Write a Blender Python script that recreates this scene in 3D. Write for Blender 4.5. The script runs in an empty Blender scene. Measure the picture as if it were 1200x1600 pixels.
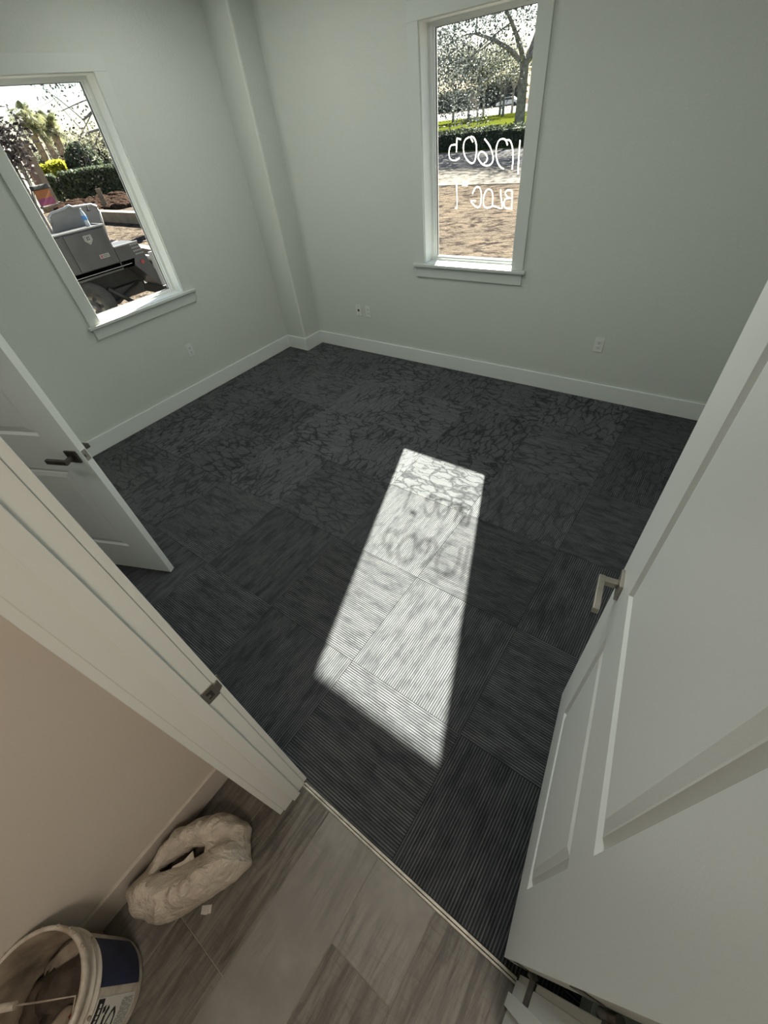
import bpy, bmesh, math, random
from mathutils import Vector, Matrix
random.seed(7)
sc = bpy.context.scene
COL = sc.collection

# ------------------------------------------------------------------ camera
RW = ((0.80676254, 0.58201134, -0.10196572),
      (0.35048057, -0.61028748, -0.71043125),
      (-0.47570745, 0.53741232, -0.69634074))      # camera right / down / forward in world axes
FPX, CH = 642.13, 1.97
cam = bpy.data.cameras.new('camera'); cam_o = bpy.data.objects.new('camera', cam); COL.objects.link(cam_o)
r_, d_, f_ = [Vector(v) for v in RW]
m = Matrix(((r_.x, -d_.x, -f_.x, 0), (r_.y, -d_.y, -f_.y, 0), (r_.z, -d_.z, -f_.z, CH), (0, 0, 0, 1)))
cam_o.matrix_world = m
cam.sensor_fit = 'HORIZONTAL'; cam.sensor_width = 36; cam.lens = FPX*36/1200
cam.clip_start = 0.02; cam.clip_end = 600
sc.camera = cam_o

# ------------------------------------------------------------------ world
w = bpy.data.worlds.new('sky'); sc.world = w; w.use_nodes = True
wn = w.node_tree; wn.nodes.clear()
sky = wn.nodes.new('ShaderNodeTexSky'); sky.sky_type = 'NISHITA'; sky.sun_disc = False
sky.sun_elevation = math.radians(35); sky.sun_rotation = math.radians(-20)
sky.air_density = 1.0; sky.dust_density = 0.5
bg = wn.nodes.new('ShaderNodeBackground'); bg.inputs[1].default_value = 0.21
wo = wn.nodes.new('ShaderNodeOutputWorld')
wn.links.new(sky.outputs[0], bg.inputs[0]); wn.links.new(bg.outputs[0], wo.inputs[0])

# ------------------------------------------------------------------ sun
def lamp(name, typ, loc, direction, energy, color=(1, 1, 1), **kw):
    l = bpy.data.lights.new(name, typ); l.energy = energy; l.color = color
    for k, v in kw.items(): setattr(l, k, v)
    o = bpy.data.objects.new(name, l); COL.objects.link(o); o.location = loc
    o.rotation_euler = Vector(direction).to_track_quat('-Z', 'Y').to_euler()
    return o
lamp('sun', 'SUN', (-5, 12, 9), (0.37, -1.0, -0.703), 60, (1.0, 0.955, 0.85), angle=math.radians(0.6))
# added fill lamps at ceiling height, no fixtures seen; housings made up below
lamp('room_fill', 'AREA', (-2.9, 2.4, 2.84), (0, 0, -1), 14, (0.97, 1.0, 0.95), shape='RECTANGLE', size=1.2, size_y=0.6)
lamp('room_fill', 'AREA', (-1.0, 1.5, 2.84), (0, 0, -1), 21, (0.97, 1.0, 0.95), shape='RECTANGLE', size=1.2, size_y=0.6)
lamp('hall_fill', 'AREA', (0.75, -0.75, 2.64), (0, 0, -1), 22, (1.0, 0.86, 0.72), shape='RECTANGLE', size=0.6, size_y=0.6)  # unseen lamp added for the warm light in the hall

lamp('closet_fill', 'AREA', (-2.6, -0.8, 2.84), (0, 0, -1), 9, (1.0, 0.96, 0.9), shape='RECTANGLE', size=0.5, size_y=0.5)  # added to brighten the face of the half-open door, no lamp known there

vs = sc.view_settings
vs.view_transform = 'Standard'; vs.look = 'None'; vs.exposure = 0.0; vs.gamma = 1.0
vs.use_curve_mapping = False
sc.cycles.max_bounces = 8; sc.cycles.diffuse_bounces = 4; sc.cycles.transparent_max_bounces = 16
sc.cycles.sample_clamp_indirect = 4.0

# ------------------------------------------------------------------ helpers
def ray(u, v):
    a = (u-600)/FPX; b = (v-800)/FPX
    return r_*a + d_*b + f_
def at(u, v, x=None, y=None, z=None, r=None):
    """the world point seen at photo pixel (u, v) on a plane x=, y=, z= or at ground distance r="""
    d = ray(u, v)
    if x is not None: t = x/d.x
    elif y is not None: t = y/d.y
    elif z is not None: t = (z-CH)/d.z
    else: t = r/math.hypot(d.x, d.y)
    return d*t + Vector((0, 0, CH))

def tag(o, label=None, cat=None, group=None, kind=None):
    if label: o['label'] = label
    if cat: o['category'] = cat
    if group: o['group'] = group
    if kind: o['kind'] = kind
    return o
def empty(name, loc=(0, 0, 0), rz=0, parent=None):
    o = bpy.data.objects.new(name, None); COL.objects.link(o); o.location = loc; o.rotation_euler = (0, 0, rz)
    o.empty_display_size = 0.1
    if parent: o.parent = parent
    return o
def link_mesh(name, me, mat, parent=None, loc=(0, 0, 0), rz=0, smooth=False):
    if mat is not None and not me.materials:
        for mm in (mat if isinstance(mat, (list, tuple)) else [mat]): me.materials.append(mm)
    if smooth:
        for p in me.polygons: p.use_smooth = True
    o = bpy.data.objects.new(name, me); COL.objects.link(o); o.location = loc; o.rotation_euler = (0, 0, rz)
    if parent: o.parent = parent
    return o

class MB:
    """collects shapes for ONE mesh object"""
    def __init__(s): s.bm = bmesh.new()
    def box(s, x0, x1, y0, y1, z0, z1, bev=0, rot=None, mi=0):
        x0, x1 = sorted((x0, x1)); y0, y1 = sorted((y0, y1)); z0, z1 = sorted((z0, z1))
        c = [(x, y, z) for z in (z0, z1) for y in (y0, y1) for x in (x0, x1)]
        if rot is not None:
            c = [rot @ Vector(p) for p in c]
        v = [s.bm.verts.new(p) for p in c]
        fs = [s.bm.faces.new([v[i] for i in q]) for q in ((0, 2, 3, 1), (4, 5, 7, 6), (0, 1, 5, 4), (2, 6, 7, 3), (0, 4, 6, 2), (1, 3, 7, 5))]
        for f in fs: f.material_index = mi
        if bev:
            es = list({e for f in fs for e in f.edges})
            rr = bmesh.ops.bevel(s.bm, geom=es, offset=bev, segments=2, affect='EDGES', profile=0.5)
        return s
    def poly(s, pts, thick, axis, mi=0):
        """prism from outline pts (list of 3D) extruded by vector"""
        a = [s.bm.verts.new(p) for p in pts]; b = [s.bm.verts.new(Vector(p)+Vector(axis)*thick) for p in pts]
        n = len(pts)
        fs = [s.bm.faces.new(a), s.bm.faces.new(b[::-1])]
        fs += [s.bm.faces.new((a[i], b[i], b[(i+1) % n], a[(i+1) % n])) for i in range(n)]
        for f in fs: f.material_index = mi
        return s
    def tube(s, pts, rad, n=8, mi=0, cap=True):
        pts = [Vector(p) for p in pts]
        rads = rad if isinstance(rad, (list, tuple)) else [rad]*len(pts)
        rings = []
        up = Vector((0, 0, 1))
        for i, p in enumerate(pts):
            d = (pts[min(i+1, len(pts)-1)] - pts[max(i-1, 0)]).normalized()
            a = d.cross(up)
            if a.length < 0.05: a = d.cross(Vector((1, 0, 0)))
            a.normalize(); b = d.cross(a)
            rings.append([s.bm.verts.new(p + (a*math.cos(t*2*math.pi/n) + b*math.sin(t*2*math.pi/n))*rads[i]) for t in range(n)])
        for k in range(len(rings)-1):
            for t in range(n):
                f = s.bm.faces.new((rings[k][t], rings[k][(t+1) % n], rings[k+1][(t+1) % n], rings[k+1][t])); f.material_index = mi; f.smooth = n > 5
        if cap:
            for q in (rings[0][::-1], rings[-1]):
                f = s.bm.faces.new(q); f.material_index = mi
        return s
    def lathe(s, prof, c=(0, 0, 0), n=32, mi=0, mat=None, smooth=True, cap=True):
        rings = []
        for (r, z) in prof:
            ring = []
            for t in range(n):
                p = Vector((c[0]+r*math.cos(t*2*math.pi/n), c[1]+r*math.sin(t*2*math.pi/n), c[2]+z))
                if mat is not None: p = mat @ (p-Vector(c)) + Vector(c)
                ring.append(s.bm.verts.new(p))
            rings.append(ring)
        for k in range(len(rings)-1):
            for t in range(n):
                f = s.bm.faces.new((rings[k][t], rings[k][(t+1) % n], rings[k+1][(t+1) % n], rings[k+1][t])); f.material_index = mi; f.smooth = smooth
        for q in ((rings[0][::-1], rings[-1]) if cap else ()):
            try: f = s.bm.faces.new(q); f.material_index = mi
            except ValueError: pass
        return s
    def build(s, name, mat, parent=None, loc=(0, 0, 0), rz=0):
        me = bpy.data.meshes.new(name)
        bmesh.ops.recalc_face_normals(s.bm, faces=s.bm.faces[:])
        s.bm.to_mesh(me); s.bm.free()
        return link_mesh(name, me, mat, parent, loc, rz)

# ------------------------------------------------------------------ materials
def new_mat(name):
    m = bpy.data.materials.new(name); m.use_nodes = True
    nt = m.node_tree; b = nt.nodes['Principled BSDF']
    return m, nt, b
def N(nt, typ, **kw):
    n = nt.nodes.new(typ)
    for k, v in kw.items():
        if k.startswith('i_'): n.inputs[int(k[2:])].default_value = v
        else: setattr(n, k, v)
    return n
def mathn(nt, op, a, b=None, c=None, clamp=False):
    n = nt.nodes.new('ShaderNodeMath'); n.operation = op; n.use_clamp = clamp
    for i, v in enumerate((a, b, c)):
        if v is None: continue
        if isinstance(v, (int, float)): n.inputs[i].default_value = v
        else: nt.links.new(v, n.inputs[i])
    return n.outputs[0]
def maprange(nt, v, a, b, c=0.0, d=1.0, smooth=True):
    n = nt.nodes.new('ShaderNodeMapRange'); n.interpolation_type = 'SMOOTHSTEP' if smooth else 'LINEAR'
    nt.links.new(v, n.inputs[0])
    for i, x in enumerate((a, b, c, d)): n.inputs[i+1].default_value = x
    return n.outputs[0]
def mixc(nt, f, a, b, mode='MIX'):
    n = nt.nodes.new('ShaderNodeMix'); n.data_type = 'RGBA'; n.blend_type = mode
    def put(s, v):
        if isinstance(v, (int, float)): s.default_value = v
        elif isinstance(v, (tuple, list)): s.default_value = (*v[:3], 1)
        else: nt.links.new(v, s)
    put(n.inputs[0], f); put(n.inputs[6], a); put(n.inputs[7], b)
    return n.outputs[2]
def noise(nt, vec, scale, detail=3, rough=0.5, dist=0.0, out=0):
    n = nt.nodes.new('ShaderNodeTexNoise'); n.inputs['Scale'].default_value = scale
    n.inputs['Detail'].default_value = detail; n.inputs['Roughness'].default_value = rough; n.inputs['Distortion'].default_value = dist
    if vec is not None: nt.links.new(vec, n.inputs['Vector'])
    return n.outputs[out]
def objco(nt): return nt.nodes.new('ShaderNodeTexCoord').outputs['Object']
def bump(nt, b, h, strength, dist):
    n = nt.nodes.new('ShaderNodeBump'); n.inputs['Strength'].default_value = strength; n.inputs['Distance'].default_value = dist
    nt.links.new(h, n.inputs['Height']); nt.links.new(n.outputs[0], b.inputs['Normal'])

def simple(name, col, rough=0.5, metal=0.0, var=0.0, vscale=8.0, bmp=0.0, bscale=60.0, bdist=0.002, spec=0.5):
    m, nt, b = new_mat(name)
    b.inputs['Roughness'].default_value = rough; b.inputs['Metallic'].default_value = metal
    b.inputs['Specular IOR Level'].default_value = spec
    co = objco(nt)
    f = noise(nt, co, vscale, 4)
    lo = tuple(c*(1-var) for c in col); hi = tuple(min(1, c*(1+var)) for c in col)
    nt.links.new(mixc(nt, maprange(nt, f, 0.3, 0.7), lo, hi), b.inputs['Base Color'])
    if bmp: bump(nt, b, noise(nt, co, bscale, 3), bmp, bdist)
    return m

M = {}
def paint(name, col, peel=0.8):
    m, nt, b = new_mat(name)
    b.inputs['Roughness'].default_value = 0.6; b.inputs['Specular IOR Level'].default_value = 0.35
    co = objco(nt)
    big = noise(nt, co, 1.3, 2)
    spk = maprange(nt, noise(nt, co, 90, 2), 0.66, 0.78)
    c1 = mixc(nt, big, tuple(c*0.97 for c in col), tuple(c*1.03 for c in col))
    c2 = mixc(nt, mathn(nt, 'MULTIPLY', spk, 0.45), c1, tuple(min(1, c*1.25) for c in col))
    nt.links.new(c2, b.inputs['Base Color'])
    h = mathn(nt, 'ADD', noise(nt, co, 55, 3, 0.6), mathn(nt, 'MULTIPLY', noise(nt, co, 190, 2), 0.5))
    bump(nt, b, h, peel, 0.004)
    return m
M['wall'] = paint('sage_grey_wall_paint', (0.60, 0.625, 0.575))
M['hallwall'] = paint('warm_hall_wall_paint', (0.655, 0.61, 0.55), 0.2)
M['ceiling'] = paint('ceiling_paint', (0.75, 0.75, 0.72))
M['trim'] = simple('white_trim_paint', (0.72, 0.745, 0.715), 0.42, bmp=0.08, bscale=120, bdist=0.002)
M['door'] = simple('white_door_paint', (0.80, 0.815, 0.785), 0.36, bmp=0.12, bscale=160, bdist=0.0015)
M['vinyl'] = simple('white_window_vinyl', (0.78, 0.80, 0.78), 0.3)
M['nickel'] = simple('satin_nickel', (0.42, 0.39, 0.34), 0.34, 1.0, 0.06, 30)
M['bronze'] = simple('dark_nickel', (0.14, 0.125, 0.11), 0.38, 0.9, 0.1, 30)
M['plate'] = simple('white_plastic_plate', (0.70, 0.72, 0.68), 0.35)
M['slot'] = simple('dark_slot', (0.03, 0.03, 0.03), 0.7)
M['strip'] = simple('metal_threshold_strip', (0.60, 0.57, 0.50), 0.35, 0.6, 0.2, 20)
M['grout'] = simple('beige_grout', (0.30, 0.275, 0.235), 0.9, 0, 0.12, 30)
M['slab'] = simple('concrete_slab', (0.10, 0.10, 0.095), 0.9, 0, 0.15, 4)

def carpet():
    m, nt, b = new_mat('charcoal_ribbed_carpet')
    b.inputs['Roughness'].default_value = 0.95; b.inputs['Specular IOR Level'].default_value = 0.12
    co = objco(nt); sep = N(nt, 'ShaderNodeSeparateXYZ'); nt.links.new(co, sep.inputs[0])
    u, v = sep.outputs[0], sep.outputs[1]
    oi = N(nt, 'ShaderNodeObjectInfo'); rnd = mathn(nt, 'MULTIPLY', oi.outputs['Random'], 37.0)
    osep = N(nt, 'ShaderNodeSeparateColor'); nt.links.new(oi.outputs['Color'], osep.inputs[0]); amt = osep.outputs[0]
    pitch = 0.61/56
    def vec(a, b_, c):
        n = N(nt, 'ShaderNodeCombineXYZ')
        for i, q in enumerate((a, b_, c)):
            if isinstance(q, (int, float)): n.inputs[i].default_value = q
            else: nt.links.new(q, n.inputs[i])
        return n.outputs[0]
    ph = mathn(nt, 'PINGPONG', mathn(nt, 'ADD', v, 10.0), pitch/2)
    line = maprange(nt, ph, pitch*0.27, pitch*0.40)
    rib = maprange(nt, ph, 0.0, pitch*0.5, 0, 1)
    rid = mathn(nt, 'FLOOR', mathn(nt, 'DIVIDE', mathn(nt, 'ADD', v, 10.0), pitch))
    # brightness of every rib along its run
    rv = noise(nt, vec(mathn(nt, 'MULTIPLY', u, 5.0), mathn(nt, 'MULTIPLY', rid, 0.47), rnd), 1.0, 3, 0.6)
    ribvar = maprange(nt, rv, 0.33, 0.66, 0.25, 1.0)
    # dark crackle running over the tile, stretched along the ribs
    wob = noise(nt, vec(u, v, rnd), 9.0, 3, 0.6, out=1)
    ws = N(nt, 'ShaderNodeSeparateXYZ'); nt.links.new(wob, ws.inputs[0])
    cu = mathn(nt, 'ADD', mathn(nt, 'MULTIPLY', u, 8.0), mathn(nt, 'MULTIPLY', ws.outputs[0], 1.5))
    cv = mathn(nt, 'ADD', mathn(nt, 'MULTIPLY', v, 19.0), mathn(nt, 'MULTIPLY', ws.outputs[1], 1.8))
    vor = N(nt, 'ShaderNodeTexVoronoi', feature='DISTANCE_TO_EDGE'); vor.inputs['Scale'].default_value = 1.0
    nt.links.new(vec(cu, cv, rnd), vor.inputs['Vector'])
    big = noise(nt, vec(u, v, rnd), 4.0, 3, 0.6)
    width = maprange(nt, big, 0.35, 0.70, 0.03, 0.24)
    crack = mathn(nt, 'DIVIDE', vor.outputs['Distance'], width, clamp=True)
    smn = noise(nt, vec(mathn(nt, 'MULTIPLY', u, 9.0), mathn(nt, 'MULTIPLY', v, 24.0), rnd), 1.0, 4, 0.6)
    smudge = maprange(nt, smn, 0.33, 0.58, 0.42, 1.0)
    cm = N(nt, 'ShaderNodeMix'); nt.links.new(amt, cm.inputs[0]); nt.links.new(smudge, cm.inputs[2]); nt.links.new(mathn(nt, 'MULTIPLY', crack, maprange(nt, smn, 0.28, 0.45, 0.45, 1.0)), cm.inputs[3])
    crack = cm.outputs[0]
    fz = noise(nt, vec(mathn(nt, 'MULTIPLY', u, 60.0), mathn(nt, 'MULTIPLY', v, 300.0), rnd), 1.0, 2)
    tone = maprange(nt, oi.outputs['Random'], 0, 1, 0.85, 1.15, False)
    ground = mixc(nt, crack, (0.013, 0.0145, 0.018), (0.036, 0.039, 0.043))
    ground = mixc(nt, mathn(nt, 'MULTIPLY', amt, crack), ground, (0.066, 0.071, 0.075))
    strand = mixc(nt, ribvar, (0.065, 0.07, 0.074), (0.165, 0.168, 0.165))
    lf = mathn(nt, 'MULTIPLY', line, mathn(nt, 'MULTIPLY_ADD', crack, 0.62, 0.26))
    c = mixc(nt, lf, ground, strand)
    c = mixc(nt, 1.0, c, mixc(nt, fz, (0.72, 0.72, 0.72), (1.22, 1.22, 1.22)), 'MULTIPLY')
    hs = N(nt, 'ShaderNodeHueSaturation'); nt.links.new(c, hs.inputs['Color']); nt.links.new(tone, hs.inputs['Value'])
    nt.links.new(hs.outputs[0], b.inputs['Base Color'])
    h = mathn(nt, 'ADD', rib, mathn(nt, 'MULTIPLY', fz, 0.6))
    bump(nt, b, h, 0.45, 0.0025)
    return m
M['carpet'] = carpet()

def planktile(name, c_lo, c_hi, grain):
    m, nt, b = new_mat(name)
    co = objco(nt); oi = N(nt, 'ShaderNodeObjectInfo')
    off = N(nt, 'ShaderNodeVectorMath', operation='ADD'); nt.links.new(co, off.inputs[0])
    cmb = N(nt, 'ShaderNodeCombineXYZ'); nt.links.new(mathn(nt, 'MULTIPLY', oi.outputs['Random'], 23.0), cmb.inputs[2]); nt.links.new(cmb.outputs[0], off.inputs[1])
    mp = N(nt, 'ShaderNodeMapping'); nt.links.new(off.outputs[0], mp.inputs[0]); mp.inputs['Scale'].default_value = (14, 1.3, 1)
    g = noise(nt, mp.outputs[0], 3.2, 6, 0.68, 0.6)
    mp2 = N(nt, 'ShaderNodeMapping'); nt.links.new(off.outputs[0], mp2.inputs[0]); mp2.inputs['Scale'].default_value = (6, 40, 1)
    saw = noise(nt, mp2.outputs[0], 2.0, 3, 0.6)
    blot = noise(nt, off.outputs[0], 4.5, 4, 0.62)
    patch = maprange(nt, noise(nt, off.outputs[0], 2.6, 3, 0.5), 0.42, 0.62)
    gmix = mathn(nt, 'MULTIPLY', maprange(nt, g, 0.34, 0.66), 1.0)
    gcol = mixc(nt, gmix, c_lo, c_hi)
    gcol = mixc(nt, mathn(nt, 'MULTIPLY', maprange(nt, saw, 0.52, 0.72), 0.32), gcol, tuple(c*0.6 for c in c_lo))
    bcol = mixc(nt, maprange(nt, blot, 0.3, 0.72), tuple(c*0.78 for c in c_hi), tuple(min(1, c*1.12) for c in c_hi))
    f = mathn(nt, 'MULTIPLY', patch, 0.75) if not grain else mathn(nt, 'MULTIPLY_ADD', patch, 0.3, 0.68)
    nt.links.new(mixc(nt, f, bcol, gcol), b.inputs['Base Color'])
    b.inputs['Roughness'].default_value = 0.46
    bump(nt, b, g, 0.15, 0.001)
    return m
M['tile_grain'] = planktile('wood_look_grain_tile', (0.045, 0.041, 0.034), (0.175, 0.163, 0.140), True)
M['tile_plain'] = planktile('wood_look_pale_tile', (0.10, 0.094, 0.081), (0.225, 0.214, 0.192), False)

def glass():
    m = bpy.data.materials.new('window_glass'); m.use_nodes = True; nt = m.node_tree; nt.nodes.clear()
    t = N(nt, 'ShaderNodeBsdfTransparent'); t.inputs[0].default_value = (0.93, 0.955, 0.94, 1)
    g = N(nt, 'ShaderNodeBsdfGlossy'); g.inputs['Roughness'].default_value = 0.02
    fr = N(nt, 'ShaderNodeFresnel'); fr.inputs[0].default_value = 1.25
    mx = N(nt, 'ShaderNodeMixShader'); o = N(nt, 'ShaderNodeOutputMaterial')
    nt.links.new(fr.outputs[0], mx.inputs[0]); nt.links.new(t.outputs[0], mx.inputs[1]); nt.links.new(g.outputs[0], mx.inputs[2]); nt.links.new(mx.outputs[0], o.inputs[0])
    return m
M['glass'] = glass()
def marker():
    m, nt, b = new_mat('white_paint_marker')
    b.inputs['Base Color'].default_value = (0.92, 0.92, 0.88, 1); b.inputs['Roughness'].default_value = 0.8
    b.inputs['Subsurface Weight'].default_value = 0.0
    tr = N(nt, 'ShaderNodeBsdfTranslucent'); tr.inputs[0].default_value = (0.95, 0.95, 0.9, 1)
    tp = N(nt, 'ShaderNodeBsdfTransparent')
    m1 = N(nt, 'ShaderNodeMixShader'); m1.inputs[0].default_value = 0.45
    m2 = N(nt, 'ShaderNodeMixShader'); m2.inputs[0].default_value = 0.12
    out = nt.nodes['Material Output']
    nt.links.new(b.outputs[0], m1.inputs[1]); nt.links.new(tr.outputs[0], m1.inputs[2])
    nt.links.new(m1.outputs[0], m2.inputs[1]); nt.links.new(tp.outputs[0], m2.inputs[2]); nt.links.new(m2.outputs[0], out.inputs[0])
    return m
M['marker'] = marker()

# ------------------------------------------------------------------ dimensions
B, L, RT, CEIL = 3.58, -4.088, 0.42, 2.9      # back wall y, left wall x, right wall x, ceiling
FY0, FY1 = -0.077, 0.039                      # front wall: hall face, room face
HX = -0.99                                    # hall left wall face
HR = 1.25                                     # hall right wall
JL, JR, JT = -0.688, 0.235, 2.04              # door opening
LJL, LJR = -3.085, -2.16                      # second door opening in the front wall
WT = 0.17
W2 = (-2.247, -1.432, 0.945, 2.363)
W1 = (1.425, 2.236, 0.945, 2.363)

# ------------------------------------------------------------------ setting
def struct(mb, name, mat, label, cat, parent=None, loc=(0, 0, 0)):
    o = mb.build(name, mat, parent, loc)
    return tag(o, label, cat, kind='structure')
mb = MB()
x0, x1, z0, z1 = W2
mb.box(L-WT, x0, B, B+WT, -0.02, CEIL).box(x1, RT+0.12, B, B+WT, -0.02, CEIL).box(x0, x1, B, B+WT, -0.02, z0).box(x0, x1, B, B+WT, z1, CEIL)
struct(mb, 'wall_back', M['wall'], 'pale sage grey textured wall with the tall window that has writing on it', 'wall')
mb = MB(); y0, y1, z0, z1 = W1
mb.box(L-WT, L, FY0, y0, -0.02, CEIL).box(L-WT, L, y1, B, -0.02, CEIL).box(L-WT, L, y0, y1, -0.02, z0).box(L-WT, L, y0, y1, z1, CEIL)
struct(mb, 'wall_left', M['wall'], 'pale sage grey textured wall with the window looking out at the work truck', 'wall')
mb = MB().box(RT, RT+0.12, FY1, B, -0.02, CEIL)
struct(mb, 'wall_right', M['wall'], 'pale sage grey wall hidden behind the big open white door', 'wall')
mb = MB()
mb.box(L, LJL-0.02, FY0, FY1, -0.02, CEIL).box(LJL-0.02, LJR+0.02, FY0, FY1, JT+0.02, CEIL).box(LJR+0.02, JL-0.02, FY0, FY1, -0.02, CEIL)
mb.box(JL-0.02, JR+0.02, FY0, FY1, JT+0.02, CEIL).box(JR+0.02, HR, FY0, FY1, -0.02, CEIL)
struct(mb, 'wall_front', M['wall'], 'painted wall around the two doorways, nearest the viewer', 'wall')
# rounded (bullnose) boxed column in the corner
mb = MB(); cx, cy, rr = -3.78, 3.322, 0.022
pts = [(L, B, -0.01), (L, cy, -0.01)]
for k in range(7):
    a = -math.pi/2 + k*math.pi/12
    pts.append((cx-rr+rr*math.cos(a), cy+rr+rr*math.sin(a), -0.01))
pts.append((cx, B, -0.01))
mb.poly(pts, CEIL+0.01, (0, 0, 1))
tag(mb.build('wall_column', M['wall']), 'boxed-out column with rounded edge in the far corner', 'column', kind='structure')
mb = MB().box(HX-0.12, HX, -3.2, FY0, -0.02, CEIL)
struct(mb, 'wall_hall', M['hallwall'], 'warm beige hall wall beside the bucket and the bag', 'wall')
mb = MB().box(HR, HR+0.12, -3.2, FY0, -0.02, CEIL)
struct(mb, 'wall_hall_right', M['hallwall'], 'hall wall beyond the hinge side of the open white door', 'wall')
mb = MB().box(HX-0.12, HR+0.12, -3.32, -3.2, -0.02, CEIL)
struct(mb, 'wall_hall_rear', M['hallwall'], 'hall wall behind the viewer', 'wall')
mb = MB().box(L-WT, RT+0.12, FY0, B+WT, CEIL, CEIL+0.12).box(HX-0.12, HR+0.12, -3.32, FY0, CEIL, CEIL+0.12)
struct(mb, 'ceiling', M['ceiling'], 'plain white ceiling above the room and hall', 'ceiling')

# floors
fl = struct(MB().box(L, RT, 0.045, B, -0.06, -0.007), 'floor', M['slab'], 'room floor laid with square charcoal carpet tiles in quarter turns', 'floor')
G = 0.6085; ox, oy = -0.8555, 0.5655
tm = {}
def tile_mesh(w, h, key):
    k = (round(w, 3), round(h, 3), key)
    if k in tm: return tm[k], True
    return k, False
def edges(o, lo, hi):
    e = [lo]; k = math.floor((lo-o)/G)+1
    while o+k*G < hi-0.02:
        if o+k*G > lo+0.02: e.append(o+k*G)
        k += 1
    e.append(hi); return e
ex, ey = edges(ox, L+0.001, RT-0.001), edges(oy, 0.046, B-0.001)
tile_cache = {}
for i in range(len(ex)-1):
    for j in range(len(ey)-1):
        xa, xb, ya, yb = ex[i], ex[i+1], ey[j], ey[j+1]
        cxm, cym = (xa+xb)/2, (ya+yb)/2
        par = (math.floor((cxm-ox)/G)+math.floor((cym-oy)/G)) % 2
        hw, hh = (xb-xa)/2-0.0007, (yb-ya)/2-0.0007
        turn = (par == 0)                      # ribs run along Y
        if turn: hw, hh = hh, hw
        key = (round(hw, 3), round(hh, 3))
        if key not in tile_cache:
            t = MB().box(-hw, hw, -hh, hh, -0.0065, 0.0, bev=0.0012)
            me = bpy.data.meshes.new('carpet_tile'); bmesh.ops.recalc_face_normals(t.bm, faces=t.bm.faces[:]); t.bm.to_mesh(me); t.bm.free(); tile_cache[key] = me
        o = link_mesh('carpet_tile', tile_cache[key], M['carpet'], fl, (cxm, cym, 0), (math.pi/2 if turn else 0) + (math.pi if random.random() < .5 else 0))
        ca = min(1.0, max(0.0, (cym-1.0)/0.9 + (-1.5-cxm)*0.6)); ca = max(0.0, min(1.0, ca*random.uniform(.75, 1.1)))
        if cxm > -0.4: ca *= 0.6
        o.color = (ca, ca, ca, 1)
fh = struct(MB().box(HX, HR, -3.2, 0.026, -0.06, -0.0035), 'floor_hall', M['grout'], 'hall floor of grey wood-look plank tiles with pale grout', 'floor')
fh.data.materials.clear(); fh.data.materials.append(M['grout'])
PW = 0.2425
joints = {-4: [-1.1, -0.05], -3: [-0.52, -1.3], -2: [-0.515, -1.72], -1: [-1.02, -2.2], 0: [-0.243, -1.46], 1: [-0.85, -2.05], 2: [-0.4, -1.6], 3: [-0.7, -1.9], 4: [-0.2, -1.4]}
plain = {(-1, 0), (0, 0), (2, 1), (-3, 1), (0, 2)}
for k in range(-3, 7):
    xa = max(HX+0.001, -0.293+PW*k+0.0015); xb = min(HR-0.001, -0.293+PW*(k+1)-0.0015)
    if xb-xa < 0.02: continue
    ys = [0.025] + sorted(joints.get(k, [-0.9, -2.1]), reverse=True) + [-3.199]
    for n in range(len(ys)-1):
        yb, ya = ys[n]-0.0015, ys[n+1]+0.0015
        t = MB().box(-(xb-xa)/2, (xb-xa)/2, -(yb-ya)/2, (yb-ya)/2, -0.003, 0.0, bev=0.0008)
        t.build('plank_tile', M['tile_plain'] if (k, n) in plain else M['tile_grain'], fh, ((xa+xb)/2, (ya+yb)/2, 0))
mb = MB().box(JL-0.0, JR-0.0, 0.0265, 0.0335, -0.006, 0.0016, bev=0.0008).box(JL, JR, 0.036, 0.0445, -0.006, 0.0022, bev=0.001)
struct(mb, 'trim_1', M['strip'], 'thin pale metal strip where the carpet meets the plank tiles', 'threshold strip')

# baseboards
BH, BT = 0.14, 0.015
def base(name, x0, x1, y0, y1, label, mat='trim'):
    struct(MB().box(x0, x1, y0, y1, 0.001, BH, bev=0.003), name, M[mat], label, 'baseboard')
base('baseboard_back', cx, RT, B-BT, B, 'white baseboard along the wall below the window with writing')
base('baseboard_left', L, L+BT, FY1, cy, 'white baseboard along the wall below the truck window')
mb = MB().poly([(L+BT, cy-BT, 0.001), (cx+BT, cy-BT, 0.001), (cx+BT, B-BT, 0.001), (cx, B-BT, 0.001), (cx, cy, 0.001), (L+BT, cy, 0.001)], BH-0.001, (0, 0, 1))
struct(mb, 'baseboard_column', M['trim'], 'short white baseboard wrapping the corner column', 'baseboard')
base('baseboard_right', RT-BT, RT, FY1+0.02, B-BT, 'white baseboard behind the big open door')
M['halltrim'] = simple('beige_hall_baseboard', (0.57, 0.53, 0.475), 0.45)
base('baseboard_hall', HX, HX+BT, -3.2, FY0-0.001, 'pale baseboard of the beige hall wall behind the bag', 'halltrim')
base('baseboard_front', LJR+0.11, JL-0.11, FY1, FY1+BT, 'white baseboard between the two doorways')

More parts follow.
